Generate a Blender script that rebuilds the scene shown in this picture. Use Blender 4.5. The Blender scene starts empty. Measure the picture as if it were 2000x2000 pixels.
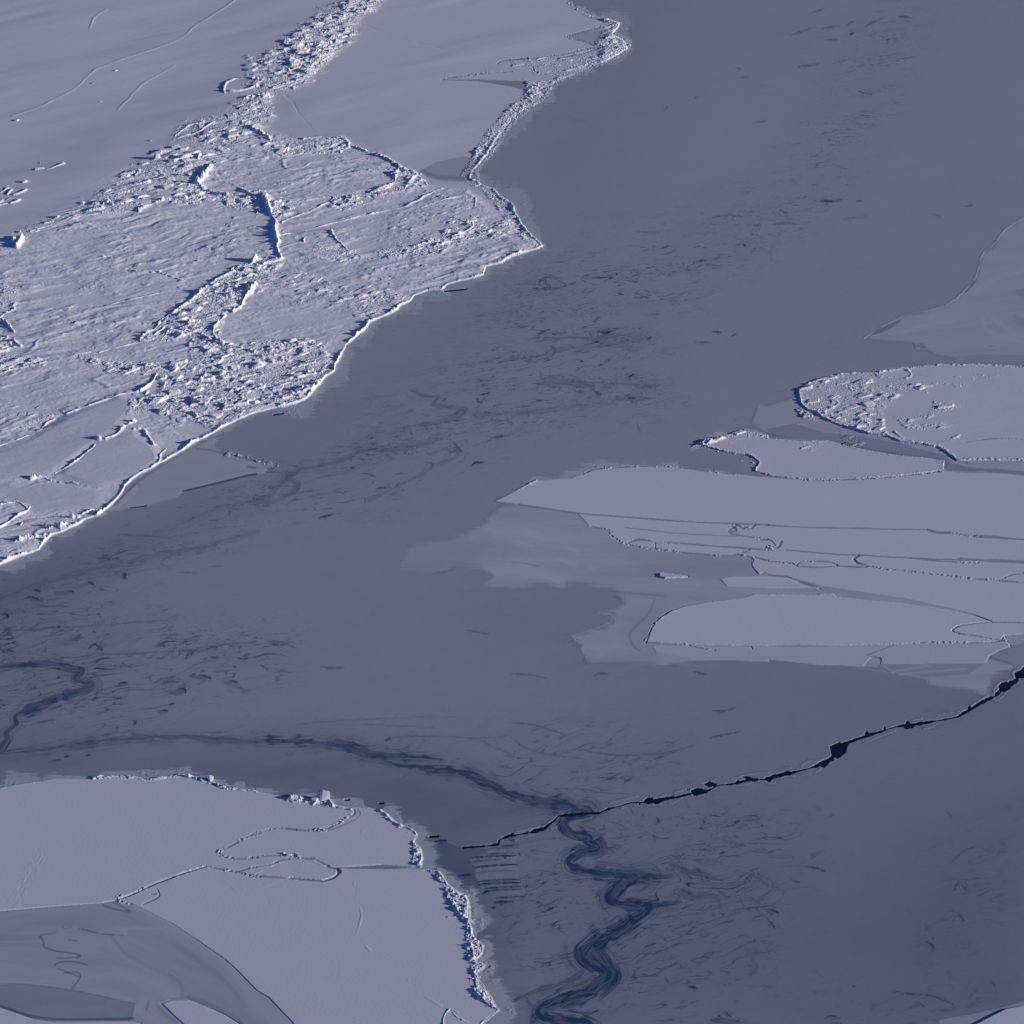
import bpy, math, random
import numpy as np

C = bpy.context.scene.collection
R = math.radians
# ------------------------------------------------------------------ camera, sky, sun
ALT, DEP, FOV = 450.0, R(24), R(16)
SUN_EL, SUN_AZ = R(13.0), R(100)              # azimuth clockwise from +Y (the view direction)
TH = math.tan(FOV / 2)
cam_d = bpy.data.cameras.new("camera")
cam = bpy.data.objects.new("camera", cam_d)
C.objects.link(cam)
cam.location = (0, 0, ALT)
cam.rotation_euler = (R(90) - DEP, 0, 0)
cam_d.sensor_fit = 'HORIZONTAL'
cam_d.angle = FOV
cam_d.clip_start = 1.0
cam_d.clip_end = 60000
bpy.context.scene.camera = cam

w = bpy.data.worlds.new("World")
bpy.context.scene.world = w
w.use_nodes = True
nt = w.node_tree
sky = nt.nodes.new('ShaderNodeTexSky')
sky.sky_type = 'NISHITA'
sky.sun_disc = False
sky.sun_elevation = SUN_EL
sky.sun_rotation = SUN_AZ
sky.altitude = 450
sky.air_density = 1.0
sky.dust_density = 0.1
sky.ozone_density = 4.0
tn = nt.nodes.new('ShaderNodeVectorMath')                      # white balance of the cold sky light
tn.operation = 'MULTIPLY'
tn.inputs[1].default_value = (.55, .77, 1.2)
nt.links.new(sky.outputs[0], tn.inputs[0])
nt.links.new(tn.outputs[0], nt.nodes['Background'].inputs[0])
nt.nodes['Background'].inputs[1].default_value = 0.06

sd = bpy.data.lights.new("sun", 'SUN')
sd.energy = 3.6
sd.angle = R(0.5)
sd.color = (1.0, 0.90, 0.765)
so = bpy.data.objects.new("sun", sd)
C.objects.link(so)
to_sun = (math.cos(SUN_EL) * math.sin(SUN_AZ), math.cos(SUN_EL) * math.cos(SUN_AZ), math.sin(SUN_EL))
from mathutils import Vector
so.rotation_euler = Vector(to_sun).to_track_quat('Z', 'Y').to_euler()
so.location = (300, 900, 300)
vs = bpy.context.scene.view_settings
vs.view_transform = 'Standard'
vs.look = 'None'
vs.gamma = 1
vs.use_curve_mapping = False
vs.exposure = 0.0
bpy.context.scene.cycles.max_bounces = 4
bpy.context.scene.cycles.diffuse_bounces = 1

# ------------------------------------------------------------------ ground coordinates of traced points
def ground(px, py):
    """a point of the 2000 x 2000 survey picture as (x, y) metres on the ice"""
    u = (np.asarray(px, float) - 1000) / 1000 * TH
    v = (1000 - np.asarray(py, float)) / 1000 * TH
    dy = math.cos(DEP) + v * math.sin(DEP)
    dz = -math.sin(DEP) + v * math.cos(DEP)
    t = ALT / -dz
    return u * t, dy * t

def axis(lo, hi, step, outer_lo, outer_hi):
    mid = list(np.arange(lo, hi + step, step))
    def grow(stop, sgn):
        out, s, p = [], step, mid[-1] if sgn > 0 else mid[0]
        while sgn * (stop - p) > 0:
            s *= 1.25
            p += sgn * min(s, 40)
            out.append(p)
        return out
    return np.array(list(reversed(grow(outer_lo, -1))) + mid + grow(outer_hi, 1))

Q = 0.8
PX = axis(-16, 2016, 1.25 * Q, -900, 2900)
PY = axis(-16, 2016, 1.0 * Q, -1500, 2900)
NX, NY = len(PX), len(PY)
gx, gy = ground(PX[None, :] + 0 * PY[:, None], PY[:, None] + 0 * PX[None, :])
GX, GY = gx.astype(np.float32), gy.astype(np.float32)

# ------------------------------------------------------------------ noise
def table(seed):
    return np.random.RandomState(seed).random_sample((256, 256)).astype(np.float32)
_T = {}
def vn(x, y, seed):
    """value noise, -1..1"""
    if seed not in _T:
        _T[seed] = table(seed)
    T = _T[seed]
    xf, yf = np.floor(x), np.floor(y)
    xi, yi = xf.astype(np.int32) & 255, yf.astype(np.int32) & 255
    fx, fy = (x - xf).astype(np.float32), (y - yf).astype(np.float32)
    fx = fx * fx * (3 - 2 * fx)
    fy = fy * fy * (3 - 2 * fy)
    x1, y1 = (xi + 1) & 255, (yi + 1) & 255
    a = T[yi, xi] * (1 - fx) + T[yi, x1] * fx
    b = T[y1, xi] * (1 - fx) + T[y1, x1] * fx
    return (a * (1 - fy) + b * fy) * 2 - 1

def fbm(x, y, octs, seed, gain=0.5):
    s, a, n = 0, 1.0, 0
    for o in range(octs):
        s = s + a * vn(x * 2 ** o + 17.3 * o, y * 2 ** o + 9.1 * o, seed + o)
        n += a
        a *= gain
    return s / n

def rot(x, y, deg):
    c, s = math.cos(R(deg)), math.sin(R(deg))
    return x * c + y * s, -x * s + y * c

def sstep(a, b, x):
    t = np.clip((x - a) / (b - a), 0, 1)
    return t * t * (3 - 2 * t)

def blocks(x, y, size, seed, fill=0.85, power=1.5, el=1.0):
    """field of tilted broken blocks, 0..1"""
    r = np.random.RandomState(seed)
    jx, jy, hh, ta, tl, rr, oa = [r.random_sample((128, 128)).astype(np.float32) for _ in range(7)]
    X, Y = x / size, y / size
    xf, yf = np.floor(X), np.floor(Y)
    out = np.zeros_like(X, dtype=np.float32)
    for i in (-1, 0, 1):
        for j in (-1, 0, 1):
            cx, cy = xf + i, yf + j
            a, b = cx.astype(np.int32) & 127, cy.astype(np.int32) & 127
            dx = (X - cx - jx[a, b]).astype(np.float32)
            dy = (Y - cy - jy[a, b]).astype(np.float32)
            an = oa[a, b] * 3.14
            ca, sa = np.cos(an), np.sin(an)
            u, v = dx * ca + dy * sa, -dx * sa + dy * ca
            rad = 0.22 + 0.5 * rr[a, b] * fill
            m = np.maximum(np.abs(u), np.abs(v) * (el + ta[a, b]))
            h = hh[a, b] ** power * (1 + (tl[a, b] - 0.35) * 1.5 * u / rad)
            h = np.where(m < rad, h, h - (m - rad) * 7)
            out = np.maximum(out, h)
    return np.clip(out, 0, 1.6)

WX = fbm(GX / 5, GY / 5, 3, 101)
WY = fbm(GX / 5, GY / 5, 3, 111)
# ------------------------------------------------------------------ traced shapes (survey picture pixels)
def P(s, x0=0, y0=0, k=3.864):
    return [(x0 + float(a) / k, y0 + float(b) / k) for a, b in (p.split(',') for p in s.split())]
def F(s):
    return P(s, 0, 0, 0.966)

def win(pts, pad):
    q = np.array(pts)
    i0, i1 = np.searchsorted(PX, q[:, 0].min() - pad), np.searchsorted(PX, q[:, 0].max() + pad)
    j0, j1 = np.searchsorted(PY, q[:, 1].min() - pad), np.searchsorted(PY, q[:, 1].max() + pad)
    return slice(j0, max(j1, j0 + 1)), slice(i0, max(i1, i0 + 1))

def inside(pts, wp=0.0, pad=4):
    W = win(pts, pad + wp)
    x = PX[None, W[1]] + wp * WX[W]
    y = PY[W[0], None] + wp * 0.5 * WY[W]
    m = np.zeros(x.shape, bool)
    for (x1, y1), (x2, y2) in zip(pts, pts[1:] + pts[:1]):
        if y1 == y2:
            continue
        lo, hi = min(y1, y2) - wp, max(y1, y2) + wp
        a, b = np.searchsorted(PY[W[0]], lo), np.searchsorted(PY[W[0]], hi) + 1
        yy, xx = y[a:b], x[a:b]
        m[a:b] ^= ((y1 > yy) != (y2 > yy)) & (xx < (x2 - x1) * (yy - y1) / (y2 - y1) + x1)
    return W, m

def dist(pts, rad, wp=0.0, closed=False, k=1.0):
    """distance (pixels), arc length and side to a polyline, near it"""
    W = win(pts, rad + wp)
    sh = (len(PY[W[0]]), len(PX[W[1]]))
    D = np.full(sh, 1e6, np.float32)
    S = np.zeros(sh, np.float32)
    SG = np.zeros(sh, np.float32)
    px, py = PX[W[1]], PY[W[0]]
    seq = pts + pts[:1] if closed else pts
    s0 = 0.0
    for (x1, y1), (x2, y2) in zip(seq, seq[1:]):
        L = math.hypot(x2 - x1, (y2 - y1) * k)
        pad = rad + wp
        i0, i1 = np.searchsorted(px, min(x1, x2) - pad), np.searchsorted(px, max(x1, x2) + pad)
        j0, j1 = np.searchsorted(py, min(y1, y2) - pad), np.searchsorted(py, max(y1, y2) + pad)
        if i1 > i0 and j1 > j0 and L > 0:
            w2 = (slice(W[0].start + j0, W[0].start + j1), slice(W[1].start + i0, W[1].start + i1))
            x = px[None, i0:i1] + wp * WX[w2] - x1
            y = (py[j0:j1, None] + wp * 0.5 * WY[w2] - y1) * k
            tx, ty = (x2 - x1) / L, (y2 - y1) * k / L
            t = np.clip(x * tx + y * ty, 0, L)
            d = np.hypot(x - t * tx, y - t * ty)
            sub = D[j0:j1, i0:i1]
            m = d < sub
            sub[m] = d[m]
            S[j0:j1, i0:i1][m] = (s0 + t)[m]
            SG[j0:j1, i0:i1][m] = np.sign(x * ty - y * tx)[m]
        s0 += L
    return W, D, S, SG

def smooth_line(pts, n=3):
    """rounded polyline through its points"""
    for _ in range(n):
        q = [pts[0]]
        for a, b in zip(pts, pts[1:]):
            q.append((a[0] * .75 + b[0] * .25, a[1] * .75 + b[1] * .25))
            q.append((a[0] * .25 + b[0] * .75, a[1] * .25 + b[1] * .75))
        q.append(pts[-1])
        pts = q
    return pts

# ------------------------------------------------------------------ global fields
Z = np.zeros((NY, NX), np.float32)
COL = np.zeros((NY, NX, 3), np.float32)
PID = np.zeros((NY, NX), np.int16)
SNOW = np.array((0.80, 0.812, 0.865), np.float32)
NILAS = np.array((0.455, 0.480, 0.530), np.float32)
GREY = np.array((0.600, 0.622, 0.680), np.float32)
DEEP = np.array((0.022, 0.072, 0.165), np.float32)
FOOT = np.array((0.600, 0.680, 0.735), np.float32)

def mix(W, m, colour, s=1.0):
    a = np.clip(m * s, 0, 1)[..., None]
    COL[W] = COL[W] * (1 - a) + np.asarray(colour, np.float32) * a

PARTS = [("sea_ice", None, "nilas")]                       # id -> (part name, thing, material)
def part(name, thing, mat):
    PARTS.append((name, thing, mat))
    return len(PARTS) - 1

def thing(name, label, cat, group=None, at=None):
    e = bpy.data.objects.new(name, None)
    C.objects.link(e)
    e.empty_display_size = 5
    e['label'] = label
    e['category'] = cat
    if group:
        e['group'] = group
    if at is not None:
        x, y = ground(*at)
        e.location = (float(x), float(y), 0)
    return e

# ------------------------------------------------------------------ the young sea ice (nilas)
tone = fbm(GX / 90, GY / 90, 3, 11)
fine = fbm(GX / 1.6, GY / 1.6, 2, 17)
u18, v18 = rot(GX, GY, 22)
streak = fbm(u18 / 40, v18 / 6, 3, 23)
COL[:] = NILAS * (1 + 0.045 * tone + 0.02 * streak + 0.018 * fine)[..., None]
Z[:] = 0.005 * fine + 0.014 * fbm(GX / 12, GY / 12, 2, 29)
DARK = np.zeros((NY, NX), np.float32)

def zone(pts, feather):
    W, m = inside(pts, 0, feather + 4)
    W2, D, _, _ = dist(pts, feather, closed=True)
    full = np.zeros((NY, NX), np.float32)
    full[W] = m
    d = np.full((NY, NX), feather, np.float32)
    d[W2] = np.minimum(D, feather)
    return np.where(full > 0, 0.5 + 0.5 * d / feather, 0.5 - 0.5 * d / feather)

# belts where thin sheets slid over each other: faint dark wisps
busy = np.maximum(zone(F("-60,1260 -40,1120 120,1040 420,940 560,860 760,760 860,650 1000,500 1250,430 1480,330 1660,30 1760,0 1600,350 1500,430 1260,600 1260,760 1000,800 900,880 640,980 420,1000 200,1100 60,1180"), 70),
                  0.9 * zone(F("-60,1140 100,1120 200,1130 560,1200 560,1260 420,1340 200,1400 -60,1420"), 60))
busy = np.maximum(busy, zone(F("1000,1540 1250,1500 1500,1540 1550,1640 1460,1720 1440,1850 1300,1940 1000,1940 960,1700"), 60))
busy = np.maximum(busy, 0.8 * zone(F("400,1385 900,1360 1300,1370 1300,1480 1100,1520 860,1470"), 40))
busy = np.maximum(busy, 0.55 * zone(F("1760,1600 1960,1500 1900,1700 1780,1860 1700,1850"), 60))
busy = np.maximum(busy, 0.5 * zone(F("1400,1880 1700,1840 1960,1860 1960,1960 1400,1960"), 40))
gwx = 5 * fbm(GX / 14, GY / 14, 3, 41)
gwy = 5 * fbm(GX / 14, GY / 14, 3, 47)
uu, vv = rot(GX + gwx, GY + gwy, 26)
n1 = vn(uu / 15, vv / 3.4, 53) + .35 * vn(uu / 4, vv / 1.2, 54)
patch = sstep(-0.1, 0.5, fbm(GX / 13, GY / 20, 2, 59))
l1 = (1 - sstep(0.0, 0.085, np.abs(n1))) * patch
n2 = vn(uu / 9 + 40, vv / 2.6, 61) + .4 * vn(uu / 3, vv / 1.0, 62)
patch2 = sstep(0.05, 0.5, fbm(GX / 9 + 30, GY / 12, 2, 67))
l2 = (1 - sstep(0.0, 0.11, np.abs(n2))) * patch2
n3 = vn(uu / 7 + 11, vv / 1.7, 63) + .5 * vn(uu / 2.2, vv / .8, 64)
l3 = (1 - sstep(0.0, 0.13, np.abs(n3))) * sstep(.1, .5, fbm(uu / 24 + 5, vv / 9, 3, 69))
n4 = fbm((uu + 30) / 11, vv / 1.1, 3, 90, .6)
l4 = (1 - sstep(0.0, 0.06, np.abs(n4 - .12))) * sstep(-.15, .35, fbm(uu / 18 + 9, vv / 8, 3, 95))
n5 = fbm(GX / 4.5, GY / 3.2, 3, 97, .6)
l5 = (1 - sstep(0.0, 0.05, np.abs(n5))) * sstep(.1, .5, fbm(GX / 16 + 3, GY / 16, 2, 99))
spots = sstep(0.66, 0.85, vn(uu / 2.2, vv / 1.0, 71)) * sstep(0.1, 0.5, fbm(GX / 25, GY / 25, 2, 73))
DARK = np.maximum(DARK, 1.2 * busy ** 1.2 * (0.75 * l1 + 0.6 * l2 + 0.55 * l3 + .6 * l4 + .4 * l5 + 0.3 * spots))
DARK = np.maximum(DARK, 0.10 * l4 * (.4 + patch))
DARK = np.maximum(DARK, 0.10 * l1 * (0.2 + patch2) + 0.18 * spots * patch2)
DARK += 0.07 * busy
COL[:] = COL * (1 - 0.0)
# tonal fields: ice colour darker near the old floes, darker and bluer towards the near side
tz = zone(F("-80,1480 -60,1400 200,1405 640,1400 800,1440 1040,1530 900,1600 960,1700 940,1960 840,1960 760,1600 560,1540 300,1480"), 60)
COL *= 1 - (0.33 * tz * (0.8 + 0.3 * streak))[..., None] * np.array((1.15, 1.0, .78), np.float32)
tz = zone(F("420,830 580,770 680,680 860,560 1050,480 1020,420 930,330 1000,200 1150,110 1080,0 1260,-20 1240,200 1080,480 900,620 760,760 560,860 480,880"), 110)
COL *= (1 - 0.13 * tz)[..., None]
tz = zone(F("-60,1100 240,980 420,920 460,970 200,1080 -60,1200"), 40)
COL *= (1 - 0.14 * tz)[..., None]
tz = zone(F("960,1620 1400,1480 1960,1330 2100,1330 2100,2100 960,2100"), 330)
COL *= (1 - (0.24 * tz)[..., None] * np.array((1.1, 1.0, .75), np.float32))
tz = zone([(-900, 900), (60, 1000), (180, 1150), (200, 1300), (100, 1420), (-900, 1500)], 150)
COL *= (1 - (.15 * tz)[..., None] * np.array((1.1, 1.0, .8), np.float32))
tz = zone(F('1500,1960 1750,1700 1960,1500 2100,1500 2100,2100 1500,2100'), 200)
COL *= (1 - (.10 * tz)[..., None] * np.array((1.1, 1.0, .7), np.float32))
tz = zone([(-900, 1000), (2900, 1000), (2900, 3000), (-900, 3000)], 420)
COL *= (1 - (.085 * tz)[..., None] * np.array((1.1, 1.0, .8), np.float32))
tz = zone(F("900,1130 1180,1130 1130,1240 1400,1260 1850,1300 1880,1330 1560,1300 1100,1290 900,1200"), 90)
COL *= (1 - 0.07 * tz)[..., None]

def dark_line(pts, wd, s, wp=2.0, fray=0.5):
    W, D, S, SG = dist(smooth_line(pts, 2), wd * 3 + 6, wp)
    n = vn(S / 22, D * 0 + wd, 83) * 0.5 + 0.5
    Lt = max(S.max(), 1)
    ww = wd * (1 - fray + 2 * fray * n) * (0.25 + 0.85 * np.sqrt(np.clip(np.sin(np.pi * np.clip(S / Lt, .02, .98)), 0, 1)))
    D = D + .8 * vn(S / 5, SG * 7, 84) + .5 * vn(S / 2.5, SG * 3, 85)
    m = 1 - sstep(ww * 0.32, ww * 0.5 + 0.9, D)
    sd_ = D * SG
    m2 = (1 - sstep(0, .28, np.abs(vn(sd_ / 3.4 + .5, S / 30 + 3, 86)))) * (1 - sstep(ww * .8, ww * 2 + 4, D)) * .55
    DARK[W] = np.maximum(DARK[W], s * np.maximum(m * (0.75 + 0.35 * vn(S / 9, sd_ / 2, 87)), m2 * (wd > 1.9)))

def band(pts, widths, s, seed, bunch=2.6):
    """ribbon of thin dark ice with striations along it"""
    pts = smooth_line(pts, 2)
    widths = [1.7 * q for q in widths]
    wm = max(widths)
    W, D, S, SG = dist(pts, wm * 1.2 + 22, 3.5)
    Lt = sum(math.hypot(b[0] - a[0], b[1] - a[1]) for a, b in zip(pts, pts[1:]))
    ww = np.interp(S / Lt * (len(widths) - 1), range(len(widths)), widths).astype(np.float32)
    ww = ww * (0.85 + 0.35 * vn(S / 14, S * 0, seed))
    sd_ = D * SG
    core = 1 - sstep(ww * 0.28, ww * 0.62, D + 1.5 * vn(S / 26, SG * 3, seed + 20))
    halo = 1 - sstep(ww * 0.4, ww * 1.0 + 10, D)
    st = vn(sd_ / bunch + 0.8 * vn(S / 30, sd_ / 9, seed + 1), S / 46, seed + 2)
    st2 = vn(sd_ / (bunch * .55), S / 30 + 7, seed + 3)
    ln = sstep(-.35, .2, st + .5 * st2)
    cl = (1 - sstep(0, .20, np.abs(vn(sd_ / 6.5 + .6 * vn(S / 25, sd_ / 12, seed + 5), S / 55, seed + 6)))) * sstep(-.5, .2, vn(S / 40, sd_ / 20, seed + 7))
    wide = 1 - sstep(ww * .5, ww * 1.1 + 16, D)
    if seed >= 227:                                         # older, snow-dusted bands: many hair-thin strands
        wob = .9 * vn(S / 11, sd_ / 6, seed + 8) + .5 * vn(S / 4, sd_ / 3, seed + 9)
        wide = 1 - sstep(ww * .6, ww * 1.3 + 18, D)
        c1 = (1 - sstep(0, .15, np.abs(vn(sd_ / 4.2 + wob, S / 60, seed + 10)))) * sstep(-.3, .3, vn(S / 24, sd_ / 9, seed + 11))
        c2 = (1 - sstep(0, .13, np.abs(vn(sd_ / 2.6 + wob + 3, S / 34, seed + 12)))) * sstep(-.1, .4, vn(S / 15, sd_ / 6, seed + 13))
        m = 1.15 * wide * np.maximum(c1, .9 * c2) + core * (.40 + .30 * ln)
    else:
        wob = .8 * vn(S / 13, sd_ / 7, seed + 8) + .4 * vn(S / 5, sd_ / 3, seed + 9)
        s1 = (1 - sstep(.02, .30, np.abs(vn(sd_ / 3.6 + wob, S / 70, seed + 10))))
        s2 = (1 - sstep(.02, .26, np.abs(vn(sd_ / 2.2 + wob + 3, S / 40, seed + 12)))) * sstep(-.4, .2, vn(S / 20, sd_ / 7, seed + 13))
        wide = 1 - sstep(ww * .5, ww * 1.25 + 16, D)
        m = .75 * wide * np.maximum(.8 * cl, s2 * sstep(-.2, .3, vn(S / 30, sd_ / 12, seed + 14))) + core * (0.64 + 0.46 * np.maximum(s1, s2)) + (halo - core).clip(0) * (sstep(0.1, 0.45, st) * 0.5 + 0.45 * sstep(.15, .45, st2))
    DARK[W] = np.maximum(DARK[W], s * np.clip(m, 0, 1))

A = (1000, 1500)
band(P("560,335 470,345 400,390 395,440 440,488 545,515 600,525 565,560 640,585 640,605 540,625 440,690 425,730 500,772 720,795 980,812 1040,822 880,850 800,900 745,960 745,1000 840,1030 1010,1040 1040,1055 960,1120 850,1200 700,1280 570,1360 545,1420 590,1450 660,1500 745,1555 680,1620 560,1690 420,1735 300,1775 215,1830 230,1870 330,1895 560,1925 620,1960", *A),
     [14, 10, 12, 11, 12, 12, 13, 12, 15, 17, 17, 17, 16, 16, 19, 20, 22, 24, 24, 22, 18, 14, 13, 17, 14], 0.97, 200)
band(P("640,605 720,603 790,605", *A), [6, 4, 2], .6, 205)
band(P("600,525 640,516 690,510", *A), [6, 4, 2], .6, 206)
band(P("980,812 1080,815 1150,822 1190,815", *A), [13, 10, 6, 3], .85, 207)
band(P("1010,1040 1130,1032 1210,1020 1250,1005", *A), [12, 9, 6, 3], .85, 208)
band(P("640,1340 670,1400 720,1480 790,1545", *A), [8, 12, 14, 8], .9, 209)
band(P("560,1500 480,1590 330,1640 160,1680 20,1760", *A), [8, 8, 7, 5, 3], .6, 210)
band(P("215,1840 160,1800 100,1740", *A), [8, 5, 2], .7, 211)
band(P("200,1870 130,1932", *A), [8, 4], .8, 212)
band(P("-340,60 -200,130 0,210 200,252 330,275 420,300 540,330 640,332", *A), [7, 9, 8, 9, 14, 16, 9, 4], .85, 220)
band(P("1250,0 1500,18 1700,75 1830,155 1932,212", 500, 1500), [4, 6, 9, 11, 8], .85, 221)
band(P("0,1727 200,1730 330,1730 480,1735 560,1748 700,1772 850,1832 1000,1842 1150,1850 1400,1860", 500, 1000), [5, 5, 6, 5, 8, 11, 10, 7, 4, 2], .8, 222)
band(P("600,1735 700,1745 820,1765", 500, 1000), [4, 4, 2], .8, 223)
band(P("980,1885 1100,1912 1250,1925 1400,1935", 500, 1000), [2, 5, 5, 4], .8, 224)
band(P("0,1822 400,1782 690,1742 830,1718 1000,1708 1340,1687 1600,1708 1932,1730", 0, 1000), [3, 4, 5, 5, 4, 5, 6, 6], .62, 225)
band(P("-80,1195 0,1172 150,1158 300,1150 450,1152 560,1190 640,1180 600,1230 555,1262 620,1285 690,1300 680,1325 560,1365 400,1410 200,1490 90,1550 140,1590 30,1680 75,1700 0,1780", 0, 1000), [4, 4, 5, 7, 8, 8, 8, 8, 10, 12, 13, 13, 10, 12, 10, 10, 8, 6], .85, 226)
band(P("1160,715 1240,735 1310,780 1390,800 1480,820 1590,845", *A), [3, 7, 12, 8, 5, 2], .72, 227)
band(P("1720,785 1830,810 1932,880", *A), [3, 5, 5], .6, 228)
band(P("1230,920 1300,945 1380,985 1440,960 1540,975 1565,1035", *A), [3, 8, 12, 10, 9, 4], .48, 229)
band(P("1030,1390 1100,1380 1150,1440 1230,1430", *A), [8, 10, 10, 4], .35, 230)
band(P("1800,980 1880,1050 1960,1100", *A), [5, 8, 4], .5, 231)
band(P("1760,1360 1810,1420 1840,1500 1800,1560", *A), [8, 12, 12, 6], .42, 232)
band(P("1500,1900 1620,1905 1740,1940", *A), [4, 8, 6], .75, 233)
band(P("1590,545 1720,580 1830,606", *A), [3, 4, 3], .45, 234)
band(P("150,575 400,572 560,585 620,620 650,660", 1000, 600), [3, 5, 6, 9, 9], .6, 240)
band(P("200,490 210,540 300,552 560,565 760,580 1110,590", 1000, 600), [3, 4, 5, 5, 4, 3], .5, 241)
band(P("790,690 880,682 1000,690 1100,682", 1000, 600), [8, 9, 5, 2], .6, 242)
band(P("0,830 120,770 200,790 450,750 720,715", 1000, 600), [7, 8, 5, 4, 2], .42, 243)
band(P("0,380 180,385 330,330 420,300 620,300 900,275 1040,235", 1000, 600), [4, 4, 5, 4, 4, 3, 5], .45, 244)
band(P("250,240 400,232 600,240 840,205 880,225 1040,228", 1000, 600), [4, 4, 4, 8, 5, 5], .55, 245)
band(P("0,1860 120,1800 190,1700 340,1600 450,1590 700,1520 780,1450 980,1460 1150,1440 1400,1380", 500, 500), [9, 10, 8, 6, 7, 9, 7, 9, 10, 6], .5, 246)
band(P("1180,1020 1300,1070 1400,1050 1300,1130 1520,1140 1570,1170 1700,1200 1932,1180", 500, 500), [3, 5, 6, 7, 9, 10, 8, 7], .5, 247)
band(P("1030,1340 1090,1290 1220,1280 1400,1260 1560,1180", 500, 500), [5, 4, 4, 5, 9], .5, 248)
band(P("1500,1410 1550,1470 1500,1530 1340,1580 1280,1640 1000,1760 850,1850", 500, 500), [4, 4, 7, 6, 5, 6, 5], .42, 249)
band(P("340,1600 250,1680 350,1730 200,1830 60,1880", 500, 500), [4, 6, 8, 7, 5], .45, 250)
band(P("0,650 300,540 900,390 1150,330 1450,290 1932,160", 0, 1000), [5, 8, 9, 12, 8, 10], .4, 251)
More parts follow.
